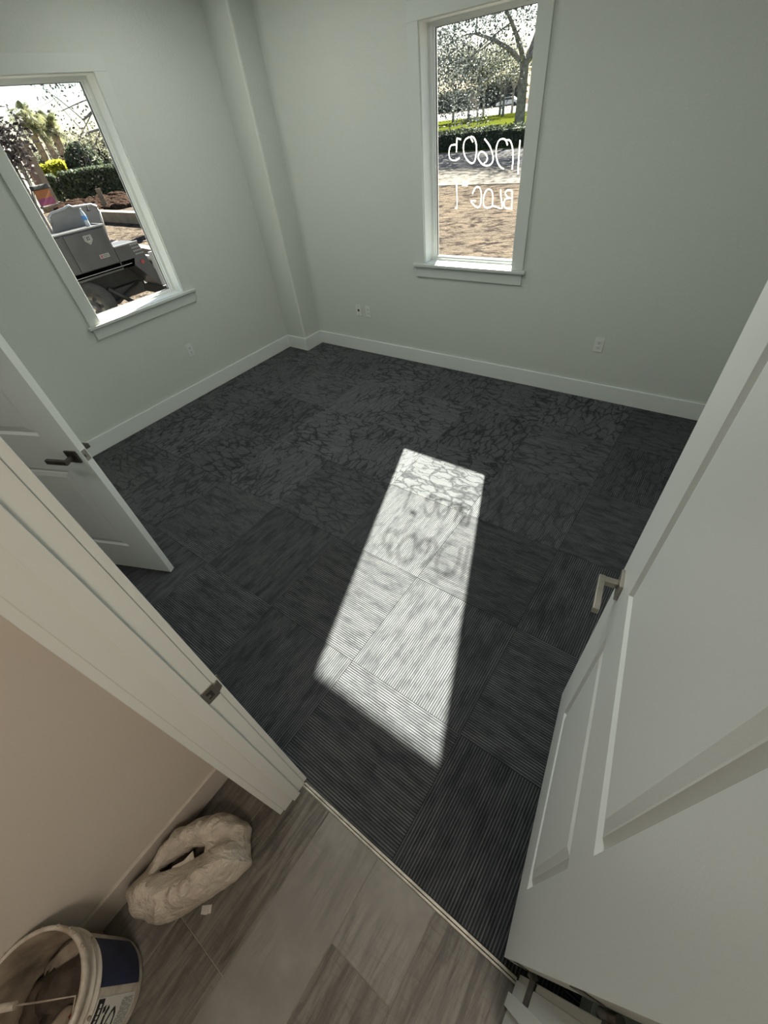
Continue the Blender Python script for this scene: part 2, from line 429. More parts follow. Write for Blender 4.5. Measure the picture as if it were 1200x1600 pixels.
# door frames
def frame(name, a, b, label, plate_side):
    e = tag(empty(name), label, 'door frame', kind='structure')
    for s, x in ((1, a), (-1, b)):
        xi = x - s*0.019
        MB().box(xi, x, FY0, FY1, 0.002, JT+0.019).build('jamb', M['trim'], e)
        MB().box(x, x+s*0.011, 0.003, -0.031, 0.004, JT, bev=0.001).build('door_stop', M['trim'], e)
        for (ya, yb) in ((FY1, FY1+0.018), (FY0, FY0-0.020)):
            MB().box(x-s*0.004, x-s*0.090, ya, yb, 0.002, JT+0.094, bev=0.0025).build('casing', M['trim'], e)
    MB().box(a, b, FY0, FY1, JT, JT+0.019).build('head_jamb', M['trim'], e)
    MB().box(a+0.011, b-0.011, 0.003, -0.031, JT-0.011, JT).build('door_stop', M['trim'], e)
    for (ya, yb) in ((FY1, FY1+0.018), (FY0, FY0-0.020)):
        MB().box(a-0.004, b+0.004, ya, yb, JT+0.004, JT+0.094, bev=0.0025).build('head_casing', M['trim'], e)
    return e
fr = frame('trim_2', JL, JR, 'white door frame with metal strike plate, nearest the viewer', None)
# strike plate on the left jamb
mb = MB().box(JL, JL+0.0022, 0.004, 0.040, 0.935, 0.992, bev=0.0008)
for k in range(5):
    a = k*math.pi/8
    mb.box(JL-0.0005-0.004*k*k*0.25, JL+0.0022-0.004*k*k*0.25, 0.0395+0.0045*k, 0.0445+0.0045*k, 0.945, 0.982)
sp = mb.build('strike_plate', M['nickel'], fr)
MB().box(JL+0.0018, JL+0.0030, 0.013, 0.029, 0.950, 0.978).build('latch_hole', M['slot'], sp)
mb = MB().box(JL+0.0028, JL+0.0036, 0.010, 0.021, 0.957, 0.968, bev=0.0003); mb.build('latch_tongue', M['nickel'], sp)
frame('trim_3', LJL, LJR, 'white door frame holding the farther half-open door', None)
# right jamb hinges
def hinge(e, x, y, z):
    h = MB().box(x-0.0022, x+0.0002, y-0.055, y-0.002, z-0.045, z+0.045, bev=0.0006).tube([(x-0.004, y+0.004, z-0.046), (x-0.004, y+0.004, z+0.046)], 0.007, 10).build('hinge', M['bronze'], e)
for z in (0.30, 1.03, 1.80): hinge(fr, JR, FY1+0.020, z)

# windows
def window(name, org, ua, ud, a0, a1, z0, z1, label, plabel):
    """ua: unit along the wall, ud: unit outward; all in metres"""
    ua, ud = Vector(ua), Vector(ud); org = Vector(org)
    e = tag(empty(name), label, 'window', kind='structure')
    R3 = Matrix(((ua.x, ud.x, 0), (ua.y, ud.y, 0), (0, 0, 1)))
    class T:
        def __matmul__(s, v): return R3 @ Vector(v) + org
    rot = T()
    def bx(mb, *a, bev=0): return mb.box(*a, bev=bev, rot=rot)
    ct = -0.018
    for (p, q) in ((a0-0.092, a0), (a1, a1+0.095)):
        bx(MB(), p, q, ct, 0, z0, z1, bev=0.002).build('side_casing', M['wallt'], e)
    bx(MB(), a0-0.092, a1+0.095, ct, 0, z1, z1+0.092, bev=0.002).build('head_casing', M['wallt'], e)
    bx(MB(), a0-0.115, a1+0.118, -0.040, 0.002, z0-0.022, z0, bev=0.003).build('sill', M['wallt'], e)
    bx(MB(), a0-0.088, a1+0.092, -0.016, 0, z0-0.108, z0-0.022, bev=0.002).build('apron', M['wallt'], e)
    mb = MB()
    bx(mb, a0, a0+0.006, -0.004, 0.13, z0, z1); bx(mb, a1-0.006, a1, -0.004, 0.13, z0, z1); bx(mb, a0+0.006, a1-0.006, -0.004, 0.13, z1-0.006, z1); bx(mb, a0+0.006, a1-0.006, 0.0, 0.13, z0-0.006, z0+0.004)
    mb.build('reveal', M['trim'], e)
    mb = MB(); w1 = 0.026
    A0, A1, Z0, Z1 = a0+0.006, a1-0.006, z0+0.004, z1-0.006
    for g, wd, d0, d1 in ((0, 0.024, 0.105, 0.165), (0.020, 0.022, 0.12, 0.155)):
        bx(mb, A0+g, A0+g+wd, d0, d1, Z0+g*0.6, Z1-g*0.6); bx(mb, A1-g-wd, A1-g, d0, d1, Z0+g*0.6, Z1-g*0.6)
        bx(mb, A0+g+wd, A1-g-wd, d0, d1, Z0+g*0.6, Z0+g*0.6+wd*0.7); bx(mb, A0+g+wd, A1-g-wd, d0, d1, Z1-g*0.6-wd*0.7, Z1-g*0.6)
    mb.build('window_frame', M['vinyl'], e)
    gk = MB(); g = 0.042; h = 0.027
    for q in ((A0+g, A0+g+0.003, Z0+h, Z1-h), (A1-g-0.003, A1-g, Z0+h, Z1-h), (A0+g, A1-g, Z0+h, Z0+h+0.003), (A0+g, A1-g, Z1-h-0.003, Z1-h)):
        bx(gk, q[0], q[1], 0.130, 0.143, q[2], q[3])
    gk.build('gasket', M['slot'], e)
    gl = MB(); vs_ = [gl.bm.verts.new(rot @ p) for p in ((A0+g-.002, 0.140, Z0+h-.002), (A1-g+.002, 0.140, Z0+h-.002), (A1-g+.002, 0.140, Z1-h+.002), (A0+g-.002, 0.140, Z1-h+.002))]
    gl.bm.faces.new(vs_)
    pane = gl.build('pane', M['glass'], e)
    if plabel: tag(pane, plabel)
    return e, pane
M['wallt'] = simple('trim_painted_sage', (0.60, 0.625, 0.585), 0.5, bmp=0.08, bscale=120, bdist=0.002)
w2, pane2 = window('window_2', (0, B, 0), (1, 0, 0), (0, 1, 0), *W2, 'tall window with white handwritten number, trees and hedge outside', 'glass pane with a handwritten number in white marker')
w1, pane1 = window('window_1', (L, 0, 0), (0, 1, 0), (-1, 0, 0), *W1, 'left window looking out on a dark work truck and palms', None)

# writing on the outer side of the pane, read mirrored from inside:  10605 / BLDG #1
GY = B+0.1435
strokes = {
 'handwritten_five': [[(714, 216), (713.5, 226), (713, 238)], [(713, 226), (704, 228), (701.5, 240), (704, 249), (712, 250.5), (718, 246.5)], [(714, 216), (720, 218)]],
 'handwritten_zero': [[(733, 214), (726, 220), (724, 234), (728, 247), (735, 254.5), (741, 253), (744, 240), (744, 225), (740, 215), (735, 214), (739, 222)]],
 'handwritten_six': [[(757, 217), (765, 228), (770, 243), (769, 254), (762, 259), (753, 256), (747, 246), (750, 238), (756, 238), (761, 245), (760, 252), (756, 255)]],
 'handwritten_zero.': [[(793, 227), (790, 219), (784, 217), (778, 222), (775, 236), (777, 252), (782, 261), (787, 264)], [(790, 219), (797, 220), (801, 233), (801.5, 250), (800, 265)]],
 'handwritten_one': [[(812.5, 219), (811, 240), (810, 256), (809.5, 272)]],
 'handwritten_one.': [[(713, 286), (714, 305), (714, 325)], [(714, 326), (711, 325)]],
 'handwritten_number_sign': [[(725, 283), (725, 291)], [(729, 282), (728.5, 291)], [(722, 286), (732, 284.5)], [(722, 289.5), (731, 288.5)]],
 'handwritten_letter_g': [[(738, 303), (743, 293), (749, 293), (752, 302), (751, 318), (747, 324), (741, 321), (736, 314), (743, 314)]],
 'handwritten_letter_d': [[(769, 323), (770, 308), (768, 298), (762, 296), (757, 303), (755, 315), (757, 323), (763, 325), (769, 322)]],
 'handwritten_letter_l': [[(782, 296), (783, 310), (784.5, 325), (776, 323.5), (771, 322)]],
 'handwritten_letter_b': [[(800, 298), (800, 312), (799.5, 327)], [(800, 298), (793, 297), (789.5, 302), (793, 308), (799, 310)], [(799, 310), (790, 311), (787, 318), (790, 325), (799, 326)]],
}
for k, ls in strokes.items():
    mb = MB()
    for s_ in ls:
        ps = [at(u, v, y=GY) for (u, v) in s_]
        # smooth the line (Catmull-Rom)
        q = []
        for i in range(len(ps)-1):
            p0, p1, p2, p3 = ps[max(i-1, 0)], ps[i], ps[i+1], ps[min(i+2, len(ps)-1)]
            for t in (0, .25, .5, .75):
                q.append(0.5*((2*p1)+(p2-p0)*t+(2*p0-5*p1+4*p2-p3)*t*t+(3*p1-p0-3*p2+p3)*t**3))
        q.append(ps[-1])
        hw = 0.0046
        vl = []
        for i, p in enumerate(q):
            d = (q[min(i+1, len(q)-1)]-q[max(i-1, 0)]); n_ = Vector((-d.z, 0, d.x)).normalized()*hw*random.uniform(.8, 1.1)
            vl.append([mb.bm.verts.new(p+n_), mb.bm.verts.new(p-n_), mb.bm.verts.new(p-n_+Vector((0, .0012, 0))), mb.bm.verts.new(p+n_+Vector((0, .0012, 0)))])
        for i in range(len(vl)-1):
            for a in range(4):
                mb.bm.faces.new((vl[i][a], vl[i][(a+1) % 4], vl[i+1][(a+1) % 4], vl[i+1][a]))
    mb.build(k.rstrip('.'), M['marker'], pane2)

# ------------------------------------------------------------------ doors
def door_leaf(e, W, HT, T, px, pz, side):
    """local x along the door from the hinge, local y = thickness (0 visible face .. T), z up"""
    mb = MB(); bm = mb.bm
    xs = [0, px[0], px[1], W]; zs = [0.012, pz[0][0], pz[0][1], pz[1][0], pz[1][1], HT]
    prof = [(0.0, 0.0), (0.010, 0.0105), (0.013, 0.0120), (0.026, 0.0045), (0.029, 0.0042), (0.048, 0.0)]
    for (yf, s) in ((0.0, 1), (T, -1)):
        for i in range(3):
            for j in range(5):
                if i == 1 and j in (1, 3):
                    prev = None
                    for (ins, dep) in prof:
                        a0, a1, b0, b1 = xs[1]+ins, xs[2]-ins, zs[j]+ins, zs[j+1]-ins
                        ring = [bm.verts.new(p) for p in ((a0, yf+s*dep, b0), (a1, yf+s*dep, b0), (a1, yf+s*dep, b1), (a0, yf+s*dep, b1))]
                        if prev:
                            for t in range(4): bm.faces.new((prev[t], prev[(t+1) % 4], ring[(t+1) % 4], ring[t]))
                        prev = ring
                    bm.faces.new(prev)
                else:
                    bm.faces.new([bm.verts.new(p) for p in ((xs[i], yf, zs[j]), (xs[i+1], yf, zs[j]), (xs[i+1], yf, zs[j+1]), (xs[i], yf, zs[j+1]))])
    z0, z1 = zs[0], zs[-1]
    for q in (((0, 0, z0), (0, T, z0), (0, T, z1), (0, 0, z1)), ((W, 0, z0), (W, T, z0), (W, T, z1), (W, 0, z1)), ((0, 0, z0), (W, 0, z0), (W, T, z0), (0, T, z0)), ((0, 0, z1), (W, 0, z1), (W, T, z1), (0, T, z1))):
        bm.faces.new([bm.verts.new(p) for p in q])
    bmesh.ops.remove_doubles(bm, verts=bm.verts[:], dist=0.0001)
    mb.build('door_leaf', M['door'], e)
def handle(e, s, z, T, mat, lever_len=0.115):
    for (yf, sg) in ((0.0, -1), (T, 1)):
        h = MB().box(s-0.033, s+0.033, yf, yf+sg*0.009, z-0.033, z+0.033, bev=0.0012).build('rose', M[mat], e)
        MB().box(s-0.010, s+0.010, yf+sg*0.009, yf+sg*0.056, z-0.010, z+0.010, bev=0.0015).build('lever_neck', M[mat], h)
        MB().box(s+0.011, s-lever_len, yf+sg*0.044, yf+sg*0.061, z-0.0115, z+0.0115, bev=0.0015).build('lever', M[mat], h)
def lay(hinge_xy, dirv, name, label):
    return tag(empty(name, (hinge_xy[0], hinge_xy[1], 0), math.atan2(dirv[1], dirv[0])), label, 'door', kind='structure')
# right-hand door: face seen from the hall; local +y must point away from the viewer (towards +x) -> mirrored placement
def make_door(name, hinge_xy, dirv, flip, W, mat, label, px=(0.165, 0.735)):
    e = lay(hinge_xy, dirv, name, label)
    if flip: e.scale = (1, -1, 1)
    door_leaf(e, W, 2.035, 0.035, px, ((0.235, 0.825), (1.035, 1.895)), 1)
    handle(e, W-0.060, 0.925, 0.035, mat)
    f = MB().box(W-0.0002, W+0.0016, 0.005, 0.030, 0.896, 0.954, bev=0.0007).build('latch_plate', M['nickel'], e)
    MB().box(W+0.0012, W+0.009, 0.010, 0.025, 0.916, 0.934, bev=0.002).build('latch_bolt', M['nickel'], f)
    for z in (0.30, 1.03, 1.80):
        MB().box(-0.0018, 0.0002, 0.002, 0.030, z-0.045, z+0.045).build('hinge_leaf', M['bronze'], e)
    return e
make_door('door_2', (0.1825, 0.0615), (-0.141, 0.99), True, 0.912, 'nickel', 'big open white panelled door with brushed nickel lever, filling the right side')
make_door('door_1', (-3.048, 0.030), (0.921, 0.3885), False, 0.912, 'bronze', 'half-open white panelled door at the left with a dark lever')

# ------------------------------------------------------------------ outlets
def outlet(loc, rz, label, kind_='duplex', group=None):
    e = tag(empty('wall_outlet', loc, rz), label, 'outlet')
    MB().box(-0.035, 0.035, 0, 0.006, -0.057, 0.057, bev=0.002).build('cover_plate', M['plate'], e)
    if kind_ == 'duplex':
        for z in (-0.020, 0.020):
            r = MB().box(-0.017, 0.017, 0.005, 0.009, z-0.0145, z+0.0145, bev=0.003).build('receptacle', M['plate'], e)
            MB().box(-0.0085, -0.0055, 0.008, 0.0096, z-0.002, z+0.008).box(0.0055, 0.0085, 0.008, 0.0096, z-0.002, z+0.008).box(-0.003, 0.003, 0.008, 0.0096, z-0.0105, z-0.0055).build('slots', M['slot'], r)
    else:
        MB().box(-0.012, 0.012, 0.005, 0.009, -0.012, 0.012, bev=0.002).build('jack', M['slot'], e)
        for z in (-0.042, 0.042): MB().box(-0.003, 0.003, 0.005, 0.0075, z-0.003, z+0.003).build('screw', M['slot'], e)
    return e
outlet((-3.113, B, 0.447), math.pi, 'small white data jack plate, left of the pair by the corner', 'jack')
outlet((-2.985, B, 0.447), math.pi, 'white power outlet beside the data jack, below left of window with writing')
outlet((-0.645, B, 0.458), math.pi, 'white power outlet alone on the wall right of the window with writing')
outlet((L, 2.069, 0.456), -math.pi/2, 'white power outlet under the truck window')

# unseen housings made up for the added fill lamps
M['lens'] = simple('fill_housing_white', (0.85, 0.85, 0.82), 0.5)
for (x, y, lb) in ((-2.9, 2.4, 'unseen flat housing added for the fill lamp over the middle of the carpet'), (-1.0, 1.5, 'unseen flat housing added for the fill lamp over the right side of the carpet')):
    o = MB().box(x-0.64, x+0.64, y-0.34, y+0.34, 2.855, 2.9, bev=0.004).build('fill_housing', M['lens']); tag(o, lb, 'light')
o = MB().box(0.40, 1.10, -1.10, -0.40, 2.66, 2.9, bev=0.004).build('fill_housing', M['lens']); tag(o, 'unseen square housing added for the hall fill lamp', 'light')
#PART2

# ------------------------------------------------------------------ space behind the farther door
mb = MB().box(L-WT, L, -1.6, FY0, -0.02, CEIL).box(L-WT, HX-0.12, -1.72, -1.6, -0.02, CEIL).box(L, HX-0.12, -1.6, FY0, CEIL, CEIL+0.12)
struct(mb, 'wall_closet', M['wall'], 'unlit small room beyond the half-open door', 'wall')
fc = struct(MB().box(L, HX-0.121, -1.6, 0.044, -0.06, -0.001), 'floor_closet', M['slab'], 'dark floor beyond the half-open door', 'floor')

# ------------------------------------------------------------------ bag
def fabric():
    m, nt, b = new_mat('off_white_bag_fabric')
    co = objco(nt); n1 = noise(nt, co, 7, 4, 0.6); n2 = noise(nt, co, 40, 3)
    d = maprange(nt, mathn(nt, 'ADD', n1, mathn(nt, 'MULTIPLY', n2, 0.3)), 0.45, 0.95)
    nt.links.new(mixc(nt, d, (0.66, 0.60, 0.52), (0.48, 0.42, 0.34)), b.inputs['Base Color'])
    b.inputs['Roughness'].default_value = 0.7
    h = mathn(nt, 'ADD', noise(nt, co, 16, 5, 0.65, 1.2), mathn(nt, 'MULTIPLY', noise(nt, co, 60, 3), 0.3))
    bump(nt, b, h, 0.8, 0.03)
    return m
M['bag'] = fabric()
bag = tag(empty('bag', (-0.82, -0.385, 0)), 'crumpled off-white fabric bag with an open slit on the hall tiles', 'bag')
outl = [(-.655, -.262), (-.69, -.37), (-.735, -.47), (-.785, -.535), (-.87, -.585), (-.94, -.555), (-.962, -.46), (-.955, -.36), (-.91, -.265), (-.84, -.205), (-.745, -.190)]
from mathutils import noise as mn
def polar(a):
    """outline radius of the bag in direction a (ray against the outline polygon)"""
    d = Vector((math.cos(a), math.sin(a))); best = 0.15
    for i in range(len(outl)):
        p = Vector(outl[i])-Vector((-0.82, -0.385)); q = Vector(outl[(i+1) % len(outl)])-Vector((-0.82, -0.385)); e = q-p
        den = d.x*e.y-d.y*e.x
        if abs(den) < 1e-9: continue
        t = (p.x*e.y-p.y*e.x)/den; s_ = (p.x*d.y-p.y*d.x)/den
        if t > 0 and -1e-6 <= s_ <= 1+1e-6: best = t
    return best
mb = MB(); NA = 200
slit = math.radians(57)
prof = []      # (fraction of outline radius, z, slit weight)
for f, z in ((0.80, 0.001), (0.93, 0.008), (1.0, 0.045), (1.01, 0.085), (0.97, 0.125), (0.90, 0.155), (0.80, 0.178), (0.70, 0.188), (0.60, 0.190), (0.50, 0.186)): prof.append((f, z, 0))
for f, z, sw in ((0.40, 0.180, .45), (0.31, 0.172, .8), (0.25, 0.160, 1), (0.24, 0.140, 1), (0.27, 0.115, 1), (0.33, 0.09, 1)): prof.append((f, z, sw))
rings = []
for (f, z, sw) in prof:
    ring = []
    for k in range(NA):
        a = k*2*math.pi/NA
        R0 = polar(a)*f
        # squeeze the mouth towards a slit lying along the long axis
        x, y = R0*math.cos(a), R0*math.sin(a)
        u = x*math.cos(slit)+y*math.sin(slit); v = -x*math.sin(slit)+y*math.cos(slit)
        v = v*(1-0.42*sw)+0.022*sw; u = u*(1+0.60*sw) - 0.025*sw
        x, y = u*math.cos(slit)-v*math.sin(slit), u*math.sin(slit)+v*math.cos(slit)
        val = math.exp(-((v-0.022-0.10*max(0, u-0.1))/0.026)**2)*math.exp(-(u/0.20)**4)*(z > 0.1)
        p = Vector((x, y, z))
        q = mn.noise(Vector((x*9, y*9, z*7+2)))*0.022 + mn.noise(Vector((x*24, y*24, z*20)))*0.009
        ridge = abs(mn.noise(Vector((a*1.7+f*1.5, f*2.2, z*4))))
        fold = (0.5-ridge)*0.020
        wz = 1.0 if z > 0.03 else 0.0
        n = Vector((math.cos(a), math.sin(a), 0))
        p += n*(q+fold)*wz*(0.7 if sw < 1 else 0.4)
        p.z += wz*(mn.noise(Vector((x*8+5, y*8, 1)))*0.030 + (0.4-ridge)*0.016 + mn.noise(Vector((x*30, y*30, 3)))*0.006)
        cr = max(0.0, 1-abs(mn.noise(Vector((x*13+z*5, y*13-z*4, z*9+7))))*5.5)      # sharp creases
        cr2 = max(0.0, 1-abs(mn.noise(Vector((x*26-z*8, y*26, z*18+3))))*5.0)
        p += (n*0.6+Vector((0, 0, 0.8)))*wz*(0.0125*cr - 0.007 + 0.005*cr2)
        # left-hand side sags lower, right side bulges up
        p.z -= wz*max(0, v)*0.13 + (0.036*val if sw == 0 else 0.018)
        if v < 0 and f < 0.95: p.z += 0.012*wz
        ring.append(mb.bm.verts.new(p))
    rings.append(ring)
for i in range(len(rings)-1):
    for k in range(NA):
        f = mb.bm.faces.new((rings[i][k], rings[i][(k+1) % NA], rings[i+1][(k+1) % NA], rings[i+1][k])); f.smooth = True
mb.bm.faces.new(rings[0][::-1])
sk = mb.build('bag_body', M['bag'], bag)
ss = sk.modifiers.new('s', 'SUBSURF'); ss.levels = 1; ss.render_levels = 1
M['grime'] = simple('dried_brown_grout', (0.085, 0.066, 0.05), 0.85, 0, 0.6, 12, 0.8, 30, 0.01)
M['dirt_white'] = simple('dusty_off_white_cloth', (0.36, 0.31, 0.25), 0.8, 0, 0.4, 12, 0.5, 30, 0.006)
mb = MB()
def lump(mb, c, r, seed, sq=(1, 1, 1), n=3):
    t = bmesh.new(); bmesh.ops.create_icosphere(t, subdivisions=n, radius=1)
    vm = {}
    for v in t.verts:
        p = v.co.normalized(); k = 1+0.35*mn.noise(p*1.6+Vector((seed, 0, 0)))+0.12*mn.noise(p*5+Vector((0, seed, 0)))
        vm[v] = mb.bm.verts.new((c[0]+p.x*k*r*sq[0], c[1]+p.y*k*r*sq[1], c[2]+p.z*k*r*sq[2]))
    for f in t.faces:
        g = mb.bm.faces.new([vm[v] for v in f.verts]); g.smooth = True
    t.free()
lump(mb, (-0.03, -0.04, 0.075), 0.05, 3, (1, 1.6, .8)); lump(mb, (0.0, 0.05, 0.08), 0.04, 8, (1, 1.3, .9))
mb.build('bag_contents', M['grime'], bag)
# folded flap across the slit
mb = MB()
flap = [at(u, v, z=zz)-Vector((-0.82, -0.385, 0)) for (u, v, zz) in ((302, 1330, .150), (288, 1345, .150), (271, 1354, .146), (268, 1359, .143), (278, 1361, .142), (292, 1354, .146), (304, 1342, .150))]
mb.poly(flap, 0.006, (0, 0, 1)); o = mb.build('bag_flap', M['bag'], bag)
M['clear'] = simple('clear_plastic', (0.55, 0.53, 0.5), 0.15)
o = MB().box(-0.018, 0.018, -0.012, 0.012, 0.0, 0.004, bev=0.001).box(-0.006, 0.008, -0.014, 0.0, 0.004, 0.007).build('plastic_scrap', M['clear'], None, at(323, 1421, z=0.0), 0.7)
tag(o, 'tiny clear plastic scrap on the tile just beside the bag', 'scrap')

# ------------------------------------------------------------------ bucket
def bucket_mat():
    m, nt, b = new_mat('dirty_white_bucket_plastic')
    co = objco(nt)
    d = maprange(nt, mathn(nt, 'ADD', noise(nt, co, 9, 5, 0.65), mathn(nt, 'MULTIPLY', noise(nt, co, 60, 3), 0.25)), 0.55, 0.85)
    nt.links.new(mixc(nt, d, (0.62, 0.585, 0.52), (0.36, 0.30, 0.23)), b.inputs['Base Color'])
    b.inputs['Roughness'].default_value = 0.45
    bump(nt, b, noise(nt, co, 35, 4), 0.3, 0.003)
    return m
M['bucket'] = bucket_mat()
M['navy'] = simple('navy_blue_label', (0.018, 0.028, 0.075), 0.45, 0, 0.25, 20)
M['ink'] = simple('black_ink', (0.02, 0.02, 0.02), 0.5)
M['red'] = simple('dusty_red_plastic', (0.34, 0.055, 0.045), 0.5, 0, 0.45, 25, 0.5, 40, 0.006)
BC = Vector((-0.833, -0.778, 0)); H_ = 0.37
bk = tag(empty('bucket', BC), 'dirty white plastic bucket of dried grout with navy label, against the beige wall', 'bucket')
def br(z): return 0.130+0.020*z/H_
mb = MB()
pr = [(0.118, 0.0), (0.127, 0.002), (0.130, 0.010)]
for k in range(8): z = 0.02+k*0.035; pr.append((br(z), z))
for (dr, z) in ((0.0, 0.280), (0.008, 0.283), (0.008, 0.288), (0.001, 0.291), (0.001, 0.310), (0.007, 0.313), (0.007, 0.318), (0.001, 0.321), (0.001, 0.338), (0.006, 0.341), (0.008, 0.358), (0.007, 0.368), (0.002, 0.371)): pr.append((br(z)+dr, z))
pr += [(0.1455, 0.370), (0.1455, 0.30), (0.13, 0.03)]
mb.lathe(pr, (0, 0, 0), 64); body = mb.build('bucket_body', M['bucket'], bk)
M['inside'] = simple('grout_smeared_plastic', (0.30, 0.25, 0.19), 0.7, 0, 0.45, 9, 0.6, 25, 0.008)
MB().lathe([(0.1452, 0.366), (0.1425, 0.34), (0.133, 0.15), (0.127, 0.03), (0.001, 0.028)], (0, 0, 0), 64, cap=False).build('bucket_inside', M['inside'], bk)
def patch(name, a0, a1, z0, z1, mat, off=0.0012, parent=None, n=14, tilt=0.0):
    mb = MB(); col = []
    for i in range(n+1):
        a = a0+(a1-a0)*i/n; c = []
        for z in (z0, (z0+z1)/2, z1):
            for o_ in (0.0, off): c.append(mb.bm.verts.new(((br(z)+o_)*math.cos(a), (br(z)+o_)*math.sin(a), z+tilt*(a-a0))))
        col.append(c)
    for i in range(n):
        p, q = col[i], col[i+1]
        for (s_, t_) in ((1, 3), (3, 5)): mb.bm.faces.new((p[s_], q[s_], q[t_], p[t_]))
        mb.bm.faces.new((p[1], p[0], q[0], q[1])); mb.bm.faces.new((p[5], q[5], q[4], p[4]))
    for p in (col[0], col[-1]): mb.bm.faces.new((p[0], p[1], p[3], p[2])); mb.bm.faces.new((p[2], p[3], p[5], p[4]))
    return mb.build(name, mat, parent)
R_ = math.radians
patch('navy_label', R_(48), R_(100), 0.035, 0.272, M['navy'], parent=body)
patch('white_label', R_(-10), R_(40), 0.045, 0.262, M['plate'], parent=body)
patch('label_header', R_(-9), R_(39), 0.226, 0.260, M['ink'], 0.0018, body)
lab = MB()
def lab_pt(a, z, off=0.002): return ((br(z)+off)*math.cos(a), (br(z)+off)*math.sin(a), z)
# warning drawing: bent figure over a round opening; then rows of fine print
def stroke(mb, pts, wd):
    for i in range(len(pts)-1):
        (a0, z0), (a1, z1) = pts[i], pts[i+1]
        da, dz = (a1-a0)*0.14, (z1-z0); l = math.hypot(da, dz) or 1; nx, nz = -dz/l*wd/0.14, da/l*wd
        v = [mb.bm.verts.new(lab_pt(a, z)) for a, z in ((a0+nx, z0+nz), (a1+nx, z1+nz), (a1-nx, z1-nz), (a0-nx, z0-nz))]
        mb.bm.faces.new(v)
D = lambda *q: [(R_(a), z) for a, z in q]
stroke(lab, D((-2, .150), (4, .135), (14, .132), (24, .140), (30, .155), (26, .168), (14, .176), (3, .170), (-2, .150)), 0.004)
stroke(lab, D((2, .205), (10, .212), (18, .196), (26, .200), (32, .190)), 0.006)
stroke(lab, D((18, .196), (12, .178), (16, .158)), 0.006)
stroke(lab, D((10, .212), (4, .190), (8, .172)), 0.004)
stroke(lab, D((28, .212), (33, .216)), 0.007)
lab.build('warning_drawing', M['ink'], body)
pm = MB()
for k in range(9):
    z = 0.118-k*0.0078
    a = -7
    while a < 36:
        l = random.uniform(2, 6)
        stroke(pm, D((a, z), (min(37, a+l), z)), 0.0013); a += l+1.1
pm.build('fine_print', M['ink'], body)
hp_ = MB()
a = -6
while a < 36:
    l = random.uniform(2, 4); 
    q = D((a, .243), (a+l, .243)); pts_ = q
    (a0, z0), (a1, z1) = q
    v = [hp_.bm.verts.new(lab_pt(aa, zz, .0025)) for aa, zz in ((a0, z0-.005), (a1, z0-.005), (a1, z0+.005), (a0, z0+.005))]; hp_.bm.faces.new(v); a += l+1
hp_.build('header_print', M['plate'], body)
# contents
mb = MB()
lump(mb, (-0.03, 0.02, 0.16), 0.095, 1, (1, 1, .9)); lump(mb, (0.03, -0.06, 0.15), 0.07, 5); lump(mb, (-0.06, -0.05, 0.14), 0.07, 9)
mb.build('dried_grout', M['grime'], bk)
mb = MB(); lump(mb, (0.055, -0.03, 0.215), 0.045, 12, (.8, 1.5, .5)); lump(mb, (-0.08, 0.045, 0.21), 0.04, 16, (.8, 1.4, .6)); mb.build('dusty_rag', M['dirt_white'], bk)
mb = MB(); lump(mb, (0.087, 0.055, 0.225), 0.045, 21, (.75, 1.0, 1.0)); rb = mb.build('red_bag', M['red'], bk); tag(rb, 'crumpled red plastic showing inside the rim')
# bail: wire across the mouth with a white grip
P1 = Vector((0.160*math.cos(R_(8)), 0.160*math.sin(R_(8)), 0.318))
P0 = at(0, 1574, z=0.385)-BC; Pm = at(60, 1566, z=0.395)-BC; Pq = at(118, 1556, z=0.39)-BC
wire = MB().tube([P1, P1+Vector((0.004, 0, .02)), Pq, Pm, P0, P0+Vector((-.05, -.03, -.01))], 0.0022, 8).build('bail_wire', M['dirt_white'], bk)
MB().tube([at(24, 1571, z=0.393)-BC, at(-6, 1577, z=0.39)-BC, at(-40, 1583, z=0.38)-BC], [0.009, 0.0095, 0.009], 10).build('grip', M['bucket'], wire)
# old crusted drips around the rim
mb = MB()
for k in range(46):
    a = random.uniform(0, 2*math.pi); z = random.choice((0.371, 0.366, 0.36, 0.315, 0.29))
    lump(mb, ((br(z)+0.006)*math.cos(a), (br(z)+0.006)*math.sin(a), z), random.uniform(.0025, .006), k, (1, 1, .7), 1)
o = mb.build('dried_splatter', M['dirt_white'], bk); o['kind'] = 'stuff'

# ================================================================== OUTSIDE
GZ = -0.25
def groundmat(name, cols, scales, bmp=0.6, bd=0.05, rough=0.95):
    m, nt, b = new_mat(name); co = objco(nt)
    c = cols[0]
    n1 = maprange(nt, noise(nt, co, scales[0], 5, 0.65), 0.35, 0.65)
    c = mixc(nt, n1, cols[0], cols[1])
    n2 = maprange(nt, noise(nt, co, scales[1], 5, 0.7), 0.48, 0.62)
    c = mixc(nt, n2, c, cols[2])
    nt.links.new(c, b.inputs['Base Color']); b.inputs['Roughness'].default_value = rough; b.inputs['Specular IOR Level'].default_value = 0.0
    if bmp: bump(nt, b, noise(nt, co, scales[1]*1.5, 5, 0.7), bmp, bd)
    return m
M['soil'] = groundmat('sandy_brown_soil', [(0.125, 0.100, 0.076), (0.090, 0.074, 0.060), (0.034, 0.028, 0.025)], (0.35, 3.2), 1.0, 0.25)
M['asphalt'] = groundmat('sun_bleached_asphalt', [(0.12, 0.115, 0.11), (0.10, 0.097, 0.095), (0.07, 0.07, 0.075)], (0.5, 6.0), 0.1, 0.01)
M['concrete'] = groundmat('pale_concrete', [(0.16, 0.15, 0.135), (0.13, 0.12, 0.105), (0.08, 0.073, 0.065)], (0.6, 6.0), 0.1, 0.01)
